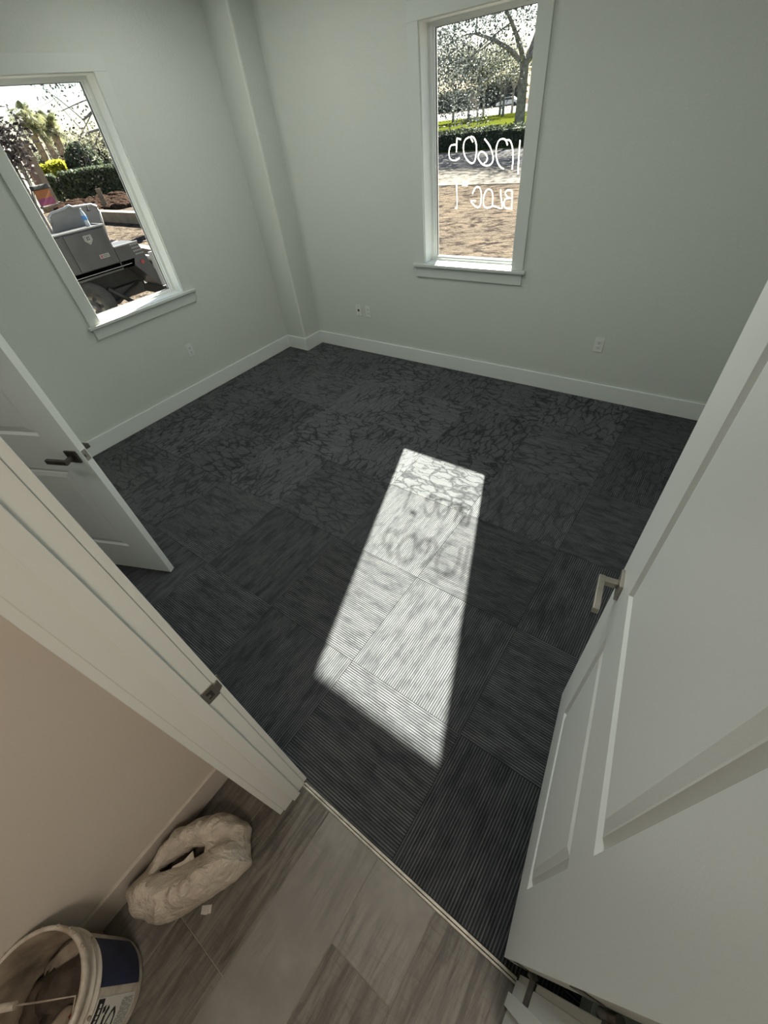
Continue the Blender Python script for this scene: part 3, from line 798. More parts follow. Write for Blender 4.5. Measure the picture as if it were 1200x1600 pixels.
M['grass'] = groundmat('green_lawn', [(0.058, 0.066, 0.008), (0.045, 0.054, 0.008), (0.032, 0.040, 0.008)], (0.3, 5.0), 0.7, 0.05)
M['mulch'] = groundmat('dark_red_mulch', [(0.030, 0.018, 0.014), (0.022, 0.014, 0.011), (0.06, 0.045, 0.035)], (1.5, 9.0), 1.0, 0.1)
struct(MB().box(-170, 60, -60, 190, GZ-0.6, GZ), 'ground', M['soil'], 'bare sandy soil around the building', 'ground')
struct(MB().box(-60, 30, 21.0, 27.4, GZ, GZ+0.03), 'ground_road', M['asphalt'], 'asphalt road with tree shade seen through the window with writing', 'road')
struct(MB().box(-60, 30, 16.6, 21.0, GZ, GZ+0.02), 'ground_shoulder', M['concrete'], 'pale sandy shoulder on the near side of the road', 'shoulder')
struct(MB().box(-60, 30, 27.4, 27.6, GZ, GZ+0.06), 'ground_kerb_far', M['concrete'], 'pale kerb below the clipped hedge', 'kerb')
struct(MB().box(-34, 30, 27.75, 61.5, GZ, GZ+0.08), 'ground_lawn', M['grass'], 'bright green lawn beyond the hedge', 'lawn')
struct(MB().box(-120, 30, 61.5, 73, GZ, GZ+0.10), 'ground_lawn_strip', M['grass'], 'green lawn strip under the row of young trees', 'lawn')
M['white_road'] = groundmat('glaring_pale_concrete_road', [(0.24, 0.235, 0.225), (0.22, 0.215, 0.20), (0.20, 0.195, 0.185)], (0.5, 6.0), 0)
struct(MB().box(-130, 30, 73, 112, GZ, GZ+0.04), 'ground_far_road', M['white_road'], 'glaring pale road behind the row of young trees', 'road')

def leafmat(name, c1, c2, trans=0.35):
    m, nt, b = new_mat(name); co = objco(nt)
    b.inputs['Roughness'].default_value = 0.6; b.inputs['Specular IOR Level'].default_value = 0.08
    gi = N(nt, 'ShaderNodeNewGeometry')
    c = mixc(nt, gi.outputs['Random Per Island'], c1, c2)
    nt.links.new(c, b.inputs['Base Color'])
    t = N(nt, 'ShaderNodeBsdfTranslucent'); nt.links.new(c, t.inputs[0])
    mx = N(nt, 'ShaderNodeMixShader'); mx.inputs[0].default_value = trans
    nt.links.new(b.outputs[0], mx.inputs[1]); nt.links.new(t.outputs[0], mx.inputs[2]); nt.links.new(mx.outputs[0], nt.nodes['Material Output'].inputs[0])
    return m
M['oak'] = leafmat('grey_green_oak_leaves', (0.05, 0.057, 0.055), (0.14, 0.155, 0.15), 0.3)
M['young'] = leafmat('young_tree_leaves', (0.06, 0.07, 0.05), (0.15, 0.155, 0.11), 0.3)
M['hedge'] = leafmat('dark_hedge_leaves', (0.03, 0.042, 0.028), (0.12, 0.145, 0.09), 0.3)
M['yellow'] = leafmat('yellow_green_shrub_leaves', (0.22, 0.24, 0.02), (0.38, 0.36, 0.05), 0.5)
M['magn'] = leafmat('purple_grey_leaves', (0.022, 0.015, 0.018), (0.10, 0.09, 0.085), 0.1)
M['olive'] = leafmat('olive_green_leaves', (0.07, 0.075, 0.05), (0.19, 0.19, 0.13), 0.45)
M['palm'] = leafmat('palm_frond_green', (0.09, 0.11, 0.05), (0.26, 0.25, 0.13), 0.4)
M['bark'] = simple('grey_bark', (0.20, 0.185, 0.165), 0.9, 0, 0.35, 5)
M['palmbark'] = simple('tan_palm_trunk', (0.26, 0.19, 0.13), 0.9, 0, 0.35, 6)

def leaves_mesh(name, centers, size, mat, parent, per=1, flat=0.6):
    vs_, fs = [], []
    for (p, r) in centers:
        for _ in range(per):
            d = Vector((random.gauss(0, 1), random.gauss(0, 1), random.gauss(0, 1)))
            c = p + d.normalized()*r*random.random()**0.5
            a = Vector((random.gauss(0, 1), random.gauss(0, 1), random.gauss(0, flat))).normalized()
            b_ = a.cross(Vector((random.gauss(0, 1), random.gauss(0, 1), random.gauss(0, 1)))).normalized()
            s1 = size*random.uniform(.6, 1.3); s2 = s1*0.5
            k = len(vs_)
            vs_ += [c-a*s1, c+b_*s2, c+a*s1, c-b_*s2]; fs.append((k, k+1, k+2, k+3))
    me = bpy.data.meshes.new(name); me.from_pydata([tuple(v) for v in vs_], [], fs)
    return link_mesh(name, me, mat, parent)
def tree(base, h, tr, clear, crown_r, nleaf, lsize, mat, label, group=None, name='tree', lean=(0, 0), spread=0.6, levels=3, droop=0.0, bark='bark', cl=0.8):
    e = tag(empty(name, base), label, 'tree', group)
    mb = MB(); tips = []
    def grow(p, d, ln, r, lv):
        pts = [p]; rr = [r]; q = p.copy(); dd = d.copy()
        for k in range(3):
            dd = (dd+Vector((random.gauss(0, .13), random.gauss(0, .13), random.gauss(0, .08)-droop*(levels-lv)*0.1))).normalized()
            q = q+dd*ln/3; pts.append(q.copy()); rr.append(r*(1-0.2*(k+1)))
        mb.tube(pts, rr, 6 if lv > 1 else 4, cap=False)
        if lv <= 1: tips.extend(pts[1:])
        if lv > 0:
            n = random.choice((3, 4)) if lv > 1 else 3
            for k in range(n):
                a = k*2*math.pi/n+random.uniform(-.5, .5)
                s_ = dd.orthogonal().normalized(); t_ = dd.cross(s_)
                nd = (dd*(1-spread*0.55)+(s_*math.cos(a)+t_*math.sin(a))*spread*random.uniform(.7, 1.25)).normalized()
                grow(pts[-1] if k else pts[2], nd, ln*random.uniform(.68, .85), rr[-1]*0.72, lv-1)
    mb.tube([(0, 0, -0.05), (lean[0]*clear*.4, lean[1]*clear*.4, clear*0.5), (lean[0]*clear, lean[1]*clear, clear)], [tr*1.25, tr, tr*0.85], 8, cap=False)
    for k in range(4):
        a = k*math.pi/2+random.uniform(-.4, .4)
        grow(Vector((lean[0]*clear, lean[1]*clear, clear*0.97)), Vector((math.cos(a)*spread, math.sin(a)*spread, 1)).normalized(), (h-clear)*0.36, tr*0.55, levels-1)
    mb.build('trunk', M[bark], e)
    cs = [(t, crown_r*0.26*cl) for t in tips]
    random.shuffle(cs)
    per = max(1, nleaf//max(1, len(cs)))
    o = leaves_mesh('foliage', cs, lsize, M[mat], e, per); o['kind'] = 'stuff'
    return e
def G2(u, v): p = at(u, v, z=GZ); return Vector((p.x, p.y, GZ))
def GR(u, v, r, z=GZ):
    p = at(u, v, r=r); return Vector((p.x, p.y, z))

# -- through the window with writing
p = GR(812, 185, 36.5)
tree((p.x, p.y, GZ), 12.5, 0.30, 3.3, 7.5, 27000, 0.08, 'oak', 'large spreading oak behind the clipped hedge, shading the road', spread=0.85, levels=4, droop=0.35, name='oak_tree')
row = [(708, 189, 6.6), (732, 184, 5.6), (746, 181, 5.6), (755, 180, 6.2), (781, 175, 6.4), (786, 174.5, 6.0), (800, 171.5, 6.2)]
names_ = ['nearest and leftmost slim tree of the row past the lawn', 'second slim tree from the left in the row past the lawn', 'thin straight tree just left of the forked one in the row', 'slim tree whose trunk forks low, mid-row past the lawn', 'thin tree left of the close pair, right half of the row', 'right-hand thin tree of the close pair in the row', 'last slim tree of the row, next to the large oak trunk']
for (u, v, h), lb in zip(row, names_):
    q = GR(u, v, 74+9*((u*7) % 3)/2)
    tree((q.x, q.y, GZ), h*1.3, 0.15, 2.4, 3.6, 1500, 0.14, 'young', lb, 'young trees in a row past the lawn', spread=0.55, levels=3, cl=1.1)
def hedge(a, b, wd, h, n, ls, mat, label, name='hedge', group=None, cat='hedge'):
    a, b = Vector(a), Vector(b); e = tag(empty(name, (a.x, a.y, GZ)), label, cat, group)
    d = (b-a); ln = d.length; d = d/ln; nn = Vector((-d.y, d.x, 0))
    mb = MB(); k = max(3, int(ln/0.7))
    top = []
    for i in range(k+1):
        hh = h*(0.93+0.06*mn.noise(Vector((i*0.9, a.x, 0)))); c = d*ln*i/k
        top.append([mb.bm.verts.new(c+nn*s_*wd/2*f+Vector((0, 0, z))) for s_, f, z in ((-1, .9, 0), (-1, .96, hh*.55), (-1, .8, hh*.95), (1, .8, hh*.95), (1, .96, hh*.55), (1, .9, 0))])
    for i in range(k):
        for j in range(5): mb.bm.faces.new((top[i][j], top[i+1][j], top[i+1][j+1], top[i][j+1]))
    for t in (top[0][::-1], top[-1]): mb.bm.faces.new(t)
    mb.build('branches', M['bark'] if mat != 'hedge' else M['hedgecore'], e)
    cs = []
    for _ in range(n):
        t = random.random()*ln; z = random.random()*h; s_ = random.choice((-1, 1))
        if random.random() < 0.3: c = d*t+nn*random.uniform(-.5, .5)*wd+Vector((0, 0, h*random.uniform(.93, 1.06)))
        else: c = d*t+nn*s_*wd/2*random.uniform(.9, 1.12)+Vector((0, 0, z))
        cs.append((c, 0.08))
    o = leaves_mesh('foliage', cs, ls, M[mat], e); o['kind'] = 'stuff'
    return e
M['hedgecore'] = simple('hedge_core', (0.015, 0.022, 0.012), 0.95, 0, 0.4, 6)
hedge((-24, 29.2, 0), (-6, 29.2, 0), 1.5, 0.86, 15000, 0.065, 'hedge', 'long clipped dark hedge along the road')
for i, (x, y, h, wd) in enumerate(((-86, 128, 4.0, 5), (-75, 128, 3.4, 5), (-63, 128, 4.8, 5))):
    hedge((x, y, 0), (x+10, y, 0), wd, h, 2200, 0.35, 'olive', ('low dull green thicket at far left past the pale road', 'low dull green thicket in the middle past the pale road', 'taller dull green thicket past the pale road near the oak')[i], 'thicket', 'thickets past the pale road', 'bushes')

# far parked cars
def car(loc, rz, label, col):
    e = tag(empty('car', loc, rz), label, 'car')
    pm_ = simple('car_paint', col, 0.3)
    side = [(-2.2, 0.35), (-2.25, 0.75), (-1.7, 0.92), (-1.0, 1.0), (-0.5, 1.42), (0.8, 1.45), (1.5, 1.02), (2.15, 0.92), (2.25, 0.4)]
    MB().poly([(x, -0.85, z) for x, z in side], 1.7, (0, 1, 0)).build('car_body', pm_, e)
    MB().poly([(x, -0.87, z) for x, z in ((-0.85, 1.02), (-0.45, 1.36), (0.72, 1.38), (1.25, 1.03))], 1.74, (0, 1, 0)).build('car_window', M['slot'], e)
    for x in (-1.4, 1.4):
        for y in (-0.9, 0.7):
            MB().tube([(x, y, 0.33), (x, y+0.2, 0.33)], 0.33, 14).build('wheel', M['slot'], e)
q = GR(795, 156, 118); car((q.x, q.y, GZ), 0.1, 'tiny white car parked past the pale road near the oak', (0.5, 0.5, 0.5))
q = GR(160, 259, 57); car((q.x, q.y, GZ+0.1), 1.2, 'white car half hidden behind the hedge beyond the truck', (0.35, 0.36, 0.38))

# -- through the truck window
TX = -8.0
M['truck'] = simple('dark_grey_truck_paint', (0.042, 0.042, 0.044), 0.42, 0.1, 0.15, 5)
M['truckdk'] = simple('black_underside', (0.018, 0.017, 0.016), 0.7, 0, 0.3, 6)
M['edge'] = simple('pale_aluminium_edge', (0.26, 0.26, 0.26), 0.35, 0.4)
M['tyre'] = simple('dusty_tyre_rubber', (0.035, 0.033, 0.031), 0.85, 0, 0.25, 12, 0.4, 40, 0.01)
M['rim'] = simple('pale_steel_wheel', (0.15, 0.14, 0.13), 0.45, 0.3, 0.25, 10)
M['greyp'] = simple('worn_grey_plastic', (0.115, 0.11, 0.105), 0.6, 0, 0.2, 3)
M['sticker'] = simple('white_sticker', (0.24, 0.235, 0.22), 0.5)
M['stickred'] = simple('red_print', (0.20, 0.03, 0.03), 0.5)
M['sign_o'] = simple('orange_sign', (0.30, 0.10, 0.02), 0.6)
M['sign_p'] = simple('magenta_sign', (0.22, 0.03, 0.09), 0.6)
M['lumber'] = simple('pale_lumber', (0.15, 0.12, 0.085), 0.8, 0, 0.2, 3)
M['cream'] = simple('cream_stucco', (0.19, 0.17, 0.125), 0.85, 0, 0.06, 3)
M['whitepost'] = simple('white_painted_post', (0.17, 0.18, 0.20), 0.6)
tk = tag(empty('work_truck', (TX, 2.0, GZ)), 'dark grey utility truck with side toolbox parked outside the left window', 'truck')
def tp(u, v, dx=0.0):
    p = at(u, v, x=TX+dx); return (p.x-TX, p.y-2.0, p.z-GZ)
def slab(name, pix, dx, thick, mat, parent=None, smallb=0):
    return MB().poly([tp(u, v, dx) for u, v in pix], thick, (-1, 0, 0)).build(name, M[mat], parent or tk)
# toolbox, coordinates local: y along the truck, z above ground
def yz(u, v): p = tp(u, v); return p[1], p[2]
y_l, z_t = yz(75, 372); y_r, _ = yz(161, 352); _, z_b = yz(186, 409)
z_t = 1.402; z_b = 0.905; y_r = 1.555
tb = MB().box(0, -0.42, -0.9, y_r, z_b-0.10, z_t, bev=0.015).build('toolbox', M['truck'], tk)
MB().box(0.012, -0.02, -0.91, y_r+0.01, z_t-0.004, z_t+0.016, bev=0.004).box(-0.02, -0.43, y_r-0.012, y_r+0.01, z_t-0.004, z_t+0.016, bev=0.004).build('toolbox_lid_edge', M['edge'], tb)
MB().box(-0.46, -1.55, -0.9, 1.9, 0.80, 0.90).build('bed_floor', M['truckdk'], tk)
d1 = MB().box(0.0, 0.022, 0.92, y_r-0.03, z_b+0.005, z_t-0.02, bev=0.008).build('toolbox_door', M['truck'], tk)
MB().box(0.0, 0.022, -0.3, 0.88, z_b+0.005, z_t-0.02, bev=0.008).build('toolbox_door', M['truck'], tk)
# shield badge and small stickers
by, bz = yz(137, 374)
def shield(s): return [(0, -s, s*.85), (0, -s, -.25*s), (0, 0, -1.15*s), (0, s, -.25*s), (0, s, s*.85)]
for s_, o_, mt in ((0.060, 0.022, 'sticker'), (0.047, 0.0235, 'slot'), (0.041, 0.025, 'sticker')):
    MB().poly([(o_, by+y_, bz+z_) for _, y_, z_ in shield(s_)], 0.002, (1, 0, 0)).build('shield_badge', M[mt], d1)
MB().box(0.027, 0.029, by-0.024, by+0.024, bz-0.012, bz+0.030).build('badge_centre', M['truck'], d1)
MB().box(0.029, 0.0305, by-0.008, by+0.010, bz+0.000, bz+0.018, bev=0.004).build('badge_mark', M['sticker'], d1)
sy, sz = yz(162.5, 399.5)
st = MB().box(0.022, 0.024, sy-0.075, sy+0.075, sz-0.026, sz+0.026).build('white_sticker', M['sticker'], d1)
MB().box(0.024, 0.0255, sy-0.062, sy-0.034, sz-0.018, sz+0.018).build('sticker_red_mark', M['stickred'], d1)
t_ = MB()
for k in range(6):
    for r in (0, 1): t_.box(0.024, 0.0255, sy-0.024+k*0.015, sy-0.014+k*0.015, sz+0.004-r*0.02, sz+0.016-r*0.02)
t_.build('sticker_letters', M['ink'], d1)['kind'] = 'stuff'
y2, z2 = yz(103, 416)
s2_ = MB().box(0.022, 0.024, y2-0.04, y2+0.03, z2-0.026, z2+0.026).build('white_sticker', M['sticker'], tk)
# lower skirt and rear body
MB().poly([(0, -0.9, 0.79), (0, 0.78, 0.79), (0, 1.75, 0.80), (0, 1.80, 0.90), (0, -0.9, 0.90)], 1.55, (-1, 0, 0)).build('side_skirt', M['truck'], tk)
MB().box(0.004, 0.012, -0.9, 1.72, 0.842, 0.850).build('skirt_trim', M['edge'], tk)
MB().poly([(0, 1.555, 0.80), (0, 1.555, 1.10), (0, 1.95, 1.10), (0, 2.02, 0.80), (0, 1.76, 0.80)], 0.5, (-1, 0, 0)).poly([(0, 1.76, 0.80), (0, 2.02, 0.80), (0, 2.12, 0.45), (0, 2.04, 0.43)], 0.5, (-1, 0, 0)).build('rear_fender', M['truck'], tk)
MB().box(0.008, -0.02, 1.555, 1.96, 1.095, 1.112, bev=0.003).build('fender_top_edge', M['edge'], tk)
ly, lz = yz(222.5, 408.5); MB().tube([(0.0, ly, lz), (0.018, ly, lz)], 0.030, 16).build('tail_lamp', M['stickred'], tk)
lt = MB()
ly0, lz0 = yz(203, 384)
for r in range(4):
    for k in range(5): lt.box(0.0, 0.0015, ly0+k*0.03+r*0.01, ly0+k*0.03+0.018+r*0.01, lz0-r*0.045, lz0-r*0.045+0.02)
lt.build('fender_lettering', M['sticker'], tk)['kind'] = 'stuff'
MB().box(-0.55, -0.60, 1.60, 1.75, 1.05, 1.32, bev=0.01).build('orange_tool', M['sign_o'], tk)
MB().box(0.10, -1.5, 2.02, 2.20, 0.28, 0.42, bev=0.01).build('rear_bumper', M['truckdk'], tk)
MB().box(0.02, -0.02, 2.06, 2.14, 0.42, 0.92, bev=0.005).box(-0.5, -0.46, 2.06, 2.14, 0.42, 0.92, bev=0.005).box(0.0, -0.5, 2.07, 2.13, 0.80, 0.86).build('rear_ladder', M['sticker'], tk)
MB().box(-0.45, -1.5, -0.9, 2.0, 0.42, 0.80, bev=0.02).box(-0.30, -0.45, 1.0, 1.9, 0.34, 0.52, bev=0.02).tube([(-0.15, 0.9, 0.45), (-0.2, 1.3, 0.35), (-0.3, 1.8, 0.5)], 0.03, 8).tube([(-0.1, 1.2, 0.6), (-0.1, 1.5, 0.3)], 0.035, 8).build('chassis', M['truckdk'], tk)
for yw in (0.82, ):
    wz = 0.40
    mat_ = Matrix.Rotation(math.pi/2, 3, 'Y')
    wl = MB().lathe([(0.235, -0.12), (0.33, -0.125), (0.385, -0.10), (0.40, -0.05), (0.40, 0.05), (0.385, 0.10), (0.33, 0.125), (0.235, 0.12)], (-0.14, yw, wz), 40, mat=mat_, cap=False).build('tyre', M['tyre'], tk)
    MB().lathe([(0.235, 0.115), (0.225, 0.09), (0.21, 0.02), (0.13, 0.0), (0.12, 0.05), (0.075, 0.07), (0.07, 0.10), (0.02, 0.105)], (-0.14, yw, wz), 32, mat=mat_, cap=False).build('wheel_rim', M['rim'], wl)
    h_ = MB()
    for k in range(8):
        a = k*math.pi/4; MB().tube([(-0.13, yw+0.165*math.cos(a), wz+0.165*math.sin(a)), (-0.10, yw+0.165*math.cos(a), wz+0.165*math.sin(a))], 0.025, 8).build('rim_hole', M['slot'], wl)
# grey seat-like panel behind the toolbox
o = slab('cargo_panel', [(90, 385), (82, 352), (76, 340), (80, 334), (101, 326), (104, 323), (108, 321.5), (113, 324), (142, 319.5), (150, 322), (155, 330), (168, 372)], -0.46, 0.04, 'greyp')
mb = MB(); pl_ = [Vector(tp(u, v, -0.455)) for u, v in ((82, 352), (76, 340), (80, 334), (101, 326), (104, 323), (108, 321.5), (113, 324), (142, 319.5), (150, 322), (155, 330), (168, 372))]
mb.tube(pl_, 0.018, 8).build('panel_rim', M['edge'], o)
MB().tube([tp(136, 322, -0.44), tp(140, 329, -0.42), tp(136, 329, -0.42)], 0.012, 6).build('panel_hook', M['slot'], o)
# bottle on the toolbox
bt = at(138, 352.5, x=TX-0.2); bt = Vector((TX-0.2, bt.y, GZ+z_t))
M['pet'] = simple('clear_water_bottle', (0.26, 0.28, 0.30), 0.1); M['bluel'] = simple('blue_bottle_label', (0.03, 0.13, 0.32), 0.5)
b_ = tag(empty('water_bottle', bt), 'clear water bottle with blue label standing on the truck toolbox', 'bottle')
MB().lathe([(0.030, 0), (0.033, 0.01), (0.033, 0.06), (0.030, 0.07), (0.033, 0.08), (0.033, 0.15), (0.028, 0.175), (0.013, 0.20), (0.013, 0.212)], (0, 0, 0), 20).build('bottle_body', M['pet'], b_)
MB().lathe([(0.0336, 0.085), (0.0342, 0.087), (0.0342, 0.138), (0.0336, 0.14)], (0, 0, 0), 20).build('bottle_label', M['bluel'], b_)
MB().lathe([(0.015, 0.212), (0.015, 0.228), (0.004, 0.23)], (0, 0, 0), 16).build('bottle_cap', M['sticker'], b_)

# lumber lying on the soil
def beam(a, b, wd, h, label, z=GZ):
    a, b = Vector((a[0], a[1], 0)), Vector((b[0], b[1], 0)); d = b-a
    o = MB().box(0, d.length, -wd/2, wd/2, 0, h, bev=0.006).build('timber_board', M['lumber'], None, (a.x, a.y, z), math.atan2(d.y, d.x))
    tag(o, label, 'timber')
q = lambda u, v, r: GR(u, v, r)
beam(q(130, 333, 27), q(240, 348, 21), 0.35, 0.36, 'long pale timber board farthest beyond the truck, below the mulch')
beam(q(150, 352, 17), q(245, 380, 13.5), 0.25, 0.28, 'long pale timber board just beyond the truck tail')
beam(q(52, 340, 22), q(88, 347, 18), 0.30, 0.30, 'short pale timber seen left of the grey cargo panel')
beam(q(45, 352, 16), q(92, 365, 14), 0.3, 0.22, 'pale timber nearest the toolbox at the window left')
# mulch mound
mb = MB()
for k in range(420):
    u = random.uniform(88, 215); c = GR(u, 320, random.uniform(29, 38))
    lump(mb, (c.x, c.y, GZ+0.02), random.uniform(.10, .30), k, (1.4, 1.4, .8), 1)
o = mb.build('mulch_heap', M['mulch']); tag(o, 'low dark heap of mulch between the timbers and the hedge', 'mulch', kind='stuff')
o = MB().box(-0.12, 0.12, -0.02, 0.02, 0, 0.85).build('survey_stake', M['lumber'], None, GR(163, 318, 30), 1.1); tag(o, 'pale wooden stake standing in the mulch', 'stake')
# hedges etc
hedge(GR(79, 300, 41), GR(95, 300, 41), 1.6, 1.30, 3500, 0.11, 'hedge', 'short clipped hedge block beside the orange sign')
hedge(GR(110, 300, 41), GR(215, 300, 40), 1.6, 1.36, 11000, 0.11, 'hedge', 'long clipped dark hedge beyond the truck')
hedge(GR(98, 300, 43), GR(108, 300, 43), 0.6, 1.0, 300, 0.12, 'magn', 'sparse leggy shrub filling the gap in the hedge', 'shrub', None, 'shrub')
hedge(GR(62, 300, 46), GR(92, 300, 46), 2.0, 1.75, 3600, 0.13, 'yellow', 'bright yellow-green shrubs at the foot of the palms, left clump', 'shrub', 'yellow shrubs', 'shrub')
hedge(GR(98, 300, 45), GR(122, 300, 45), 2.0, 1.85, 3200, 0.13, 'yellow', 'bright yellow-green shrubs right of the palm trunks', 'shrub', 'yellow shrubs', 'shrub')
def bush(loc, r, h, n, ls, mat, label, group=None):
    e = tag(empty('bush', loc), label, 'bush', group); mb = MB(); lump(mb, (0, 0, h*0.5), 1, loc[0], (r*.85, r*.85, h*.48), 2); mb.build('branches', M['hedgecore'], e)
    cs = []
    for _ in range(n):
        d = Vector((random.gauss(0, 1), random.gauss(0, 1), random.gauss(0, 1))).normalized(); cs.append((Vector((d.x*r, d.y*r, h*.5+d.z*h*.5)), .1))
    o = leaves_mesh('foliage', cs, ls, M[mat], e); o['kind'] = 'stuff'
bush(GR(134, 260, 46), 1.15, 2.75, 3500, 0.14, 'hedge', 'big round dark bush behind the hedge beyond the truck')
bush(GR(160, 252, 48), 1.0, 2.3, 1800, 0.14, 'olive', 'smaller olive bush right of the big round dark bush')
# palms
frond_me = None
def frond_mesh():
    vs_, fs = [], []
    def quad(a, b, c, d):
        k = len(vs_); vs_.extend([a, b, c, d]); fs.append((k, k+1, k+2, k+3))
    L0 = 1.25
    spine = [Vector((t*L0, 0, 0.25*math.sin(t*2.2)-0.25*t*t)) for t in [i/6 for i in range(7)]]
    for i in range(6):
        a, b = spine[i], spine[i+1]; w = 0.028*(1-i/9); quad(a+Vector((0, -w, 0)), b+Vector((0, -w, 0)), b+Vector((0, w, 0)), a+Vector((0, w, 0)))
    for k in range(26):
        th = (k-12.5)/12.5*1.9; base = spine[3]+(spine[6]-spine[3])*max(0.05, 1-abs(th)/1.9)
        d = Vector((math.cos(th), math.sin(th), 0)); ln = 1.05-0.18*abs(th); n = Vector((-d.y, d.x, 0))*0.045
        m1 = base+d*ln*0.55+Vector((0, 0, 0.02)); tip = base+d*ln+Vector((0, 0, -0.38-0.1*random.random()))
        quad(base-n*0.4, base+n*0.4, m1+n, m1-n); quad(m1-n, m1+n, tip+n*0.15, tip-n*0.15)
    me = bpy.data.meshes.new('frond'); me.from_pydata([tuple(v) for v in vs_], [], fs); me.materials.append(M['palm']); return me
frond_me = frond_mesh()
def palm(base, top, label):
    e = tag(empty('palm_tree', base), label, 'palm tree', 'cabbage palms beyond the hedge'); h = top-base
    pts = [h*t+Vector((0.12*math.sin(t*3), 0, 0)) for t in (0, .25, .5, .75, 1)]
    MB().tube(pts, [0.30, 0.26, 0.25, 0.28, 0.32], 10).build('trunk', M['palmbark'], e)
    for k in range(30):
        o = bpy.data.objects.new('frond', frond_me); COL.objects.link(o); o.parent = e; o.location = h+Vector((0, 0, random.uniform(-.45, .2)))
        el = random.choice((1.1, .8, .5, .25, 0, -.3, -.6, -.85))+random.uniform(-.12, .12)
        o.rotation_euler = (random.uniform(-.5, .5), -el, k*2.39996)
        s_ = random.uniform(.48, .66); o.scale = (s_, s_, s_)
for (bu, bv, tu, tv), lb in zip(((84, 272, 34, 178), (97, 271, 62, 197), (107, 270, 84, 196)), ('tallest palm, leftmost of the three beyond the hedge', 'middle palm of the three beyond the hedge, partly hidden', 'right-hand palm of the three beyond the hedge')):
    rr_ = {84: 48, 97: 57, 107: 52}[bu]; b0 = GR(bu, bv, rr_); t0 = at(tu, tv, r=rr_); palm(b0, Vector((b0.x*.4+t0.x*.6, b0.y*.4+t0.y*.6, t0.z)), lb)
# thin-leaved tree reaching in from the right, trees behind
q_ = GR(262, 260, 20); tree((q_.x, q_.y, GZ), 7.8, 0.42, 2.0, 4.2, 2600, 0.05, 'magn', 'sparse tree whose nearly bare branches reach in from the right of the truck window', spread=0.95, levels=4, cl=.8, name='sparse_tree')
for (u, r, h, lb) in ((128, 68, 3.9, 'olive tree in the background left of the sparse tree'), (150, 70, 4.6, 'olive tree in the background directly behind the round bushes'), (178, 60, 4.4, 'olive tree in the background at the right edge of the truck window'), (75, 72, 3.4, 'dull tree in the background behind the left palm trunk'), (95, 80, 3.6, 'dull tree in the background behind the right palm trunks')):
    c = GR(u, 262, r); tree((c.x, c.y, GZ), h, 0.15, 0.9, 4.2, 1700, 0.15, 'olive', lb, 'background trees', spread=0.75, levels=3, cl=1.2)
# cream building with columns
bd = tag(empty('building', GR(45, 290, 30)), 'cream building at the left edge of the truck window, behind the dark-leaved tree', 'building')
c = GR(56, 290, 36)-bd.location; c2 = GR(-90, 290, 26)-bd.location; dd = (c2-c).normalized(); nn = Vector((-dd.y, dd.x, 0))
if nn.x > 0: nn = -nn
ht = at(9, 160, r=34).z-GZ
mb = MB(); mb.poly([c, c2, c2+nn*8, c+nn*8], ht, (0, 0, 1)); mb.build('building_wall', M['cream'], bd)
M['brickc'] = simple('pinkish_column', (0.17, 0.11, 0.085), 0.85, 0, 0.2, 3)
for t in (0.0, 1.1):
    p0 = c+dd*t-nn*0.5
    mb = MB().box(p0.x-0.16, p0.x+0.16, p0.y-0.16, p0.y+0.16, 0, 3.0, bev=0.01).box(p0.x-0.24, p0.x+0.24, p0.y-0.24, p0.y+0.24, 0, 0.3).box(p0.x-0.24, p0.x+0.24, p0.y-0.24, p0.y+0.24, 2.8, 3.0)
    mb.build('porch_column', M['brickc'] if t else M['cream'], bd)
mb = MB(); mb.poly([c+Vector((0, 0, ht))-nn*0.5-dd*.5, c2+Vector((0, 0, ht))-nn*.5, c2+Vector((0, 0, ht))+nn*8.5, c+Vector((0, 0, ht))+nn*8.5-dd*.5], 0.3, (0, 0, 1)); mb.build('roof_edge', M['whitepost'], bd)
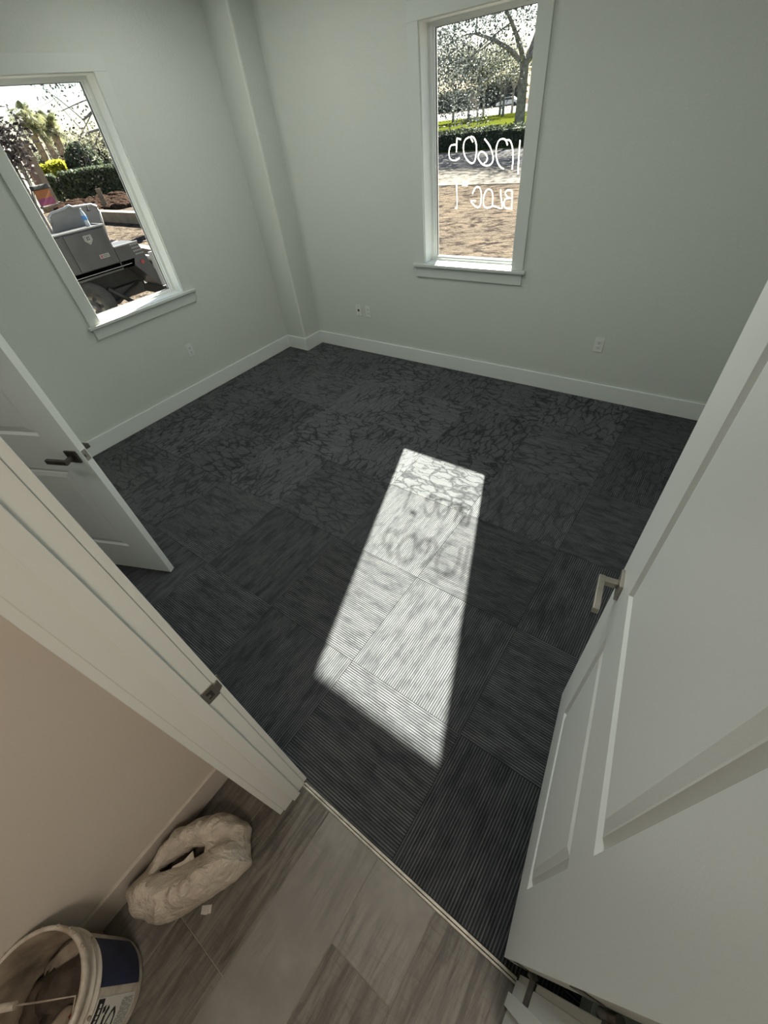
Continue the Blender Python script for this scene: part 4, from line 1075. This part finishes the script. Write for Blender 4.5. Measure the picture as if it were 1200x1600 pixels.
for t in (2.5, 5.5, 8.5):
    p0 = c+dd*t-nn*0.02; p1 = p0+dd*1.2
    MB().poly([p0+Vector((0, 0, 1)), p1+Vector((0, 0, 1)), p1-nn*.03+Vector((0, 0, 1)), p0-nn*.03+Vector((0, 0, 1))], 1.5, (0, 0, 1)).build('building_window', M['slot'], bd)
# dark purple-leaved tree
c = GR(24, 262, 21); tree((c.x, c.y, GZ), 3.9, 0.07, 1.1, 1.1, 1300, 0.075, 'magn', 'slender tree with dark purplish leaves in front of the cream building', spread=0.3, levels=3, name='small_tree', cl=1.0)
# white porch posts close to the left
pc = tag(empty('porch_post', GR(30, 326, 11.0)), 'white ribbed porch post at the left edge of the truck window', 'post')
dv = (GR(72, 330, 11)-GR(0, 330, 10.4)); dv.z = 0; dv.normalize(); ang = math.atan2(dv.y, dv.x); pc.rotation_euler = (0, 0, ang)
e_l = (GR(72, 330, 11)-pc.location).dot(dv)
for k in range(7):
    x1_ = e_l-k*0.165; MB().box(x1_-0.15, x1_, -0.06+0.03*(k % 2), 0.25, 0, 2.55, bev=0.008).build('post_board', M['whitepost'], pc)
MB().box(e_l-1.3, e_l+0.06, -0.12, 0.3, 2.55, 2.95, bev=0.01).build('cross_beam', M['whitepost'], pc)
# sign on a stake
sb = tag(empty('yard_sign', GR(80, 326, 15), 0.6), 'small orange and magenta sign under a dark cap on a wooden stake', 'sign')
zz = at(68, 292, r=15).z-GZ
MB().box(-0.03, 0.03, -0.03, 0.03, 0, zz-0.38, bev=0.004).build('stake', M['lumber'], sb)
sb.rotation_euler = (0, 0, 1.95)
MB().box(-0.20, 0.20, -0.03, 0.03, zz-0.20, zz-0.04).build('orange_panel', M['sign_o'], sb); MB().box(-0.20, 0.20, -0.03, 0.03, zz-0.34, zz-0.20).build('magenta_panel', M['sign_p'], sb)
MB().box(-0.24, 0.24, -0.06, 0.06, zz-0.04, zz+0.05, bev=0.02).build('sign_cap', M['tyre'], sb); MB().box(-0.24, 0.24, -0.06, 0.06, zz-0.385, zz-0.34, bev=0.01).build('sign_base', M['lumber'], sb)
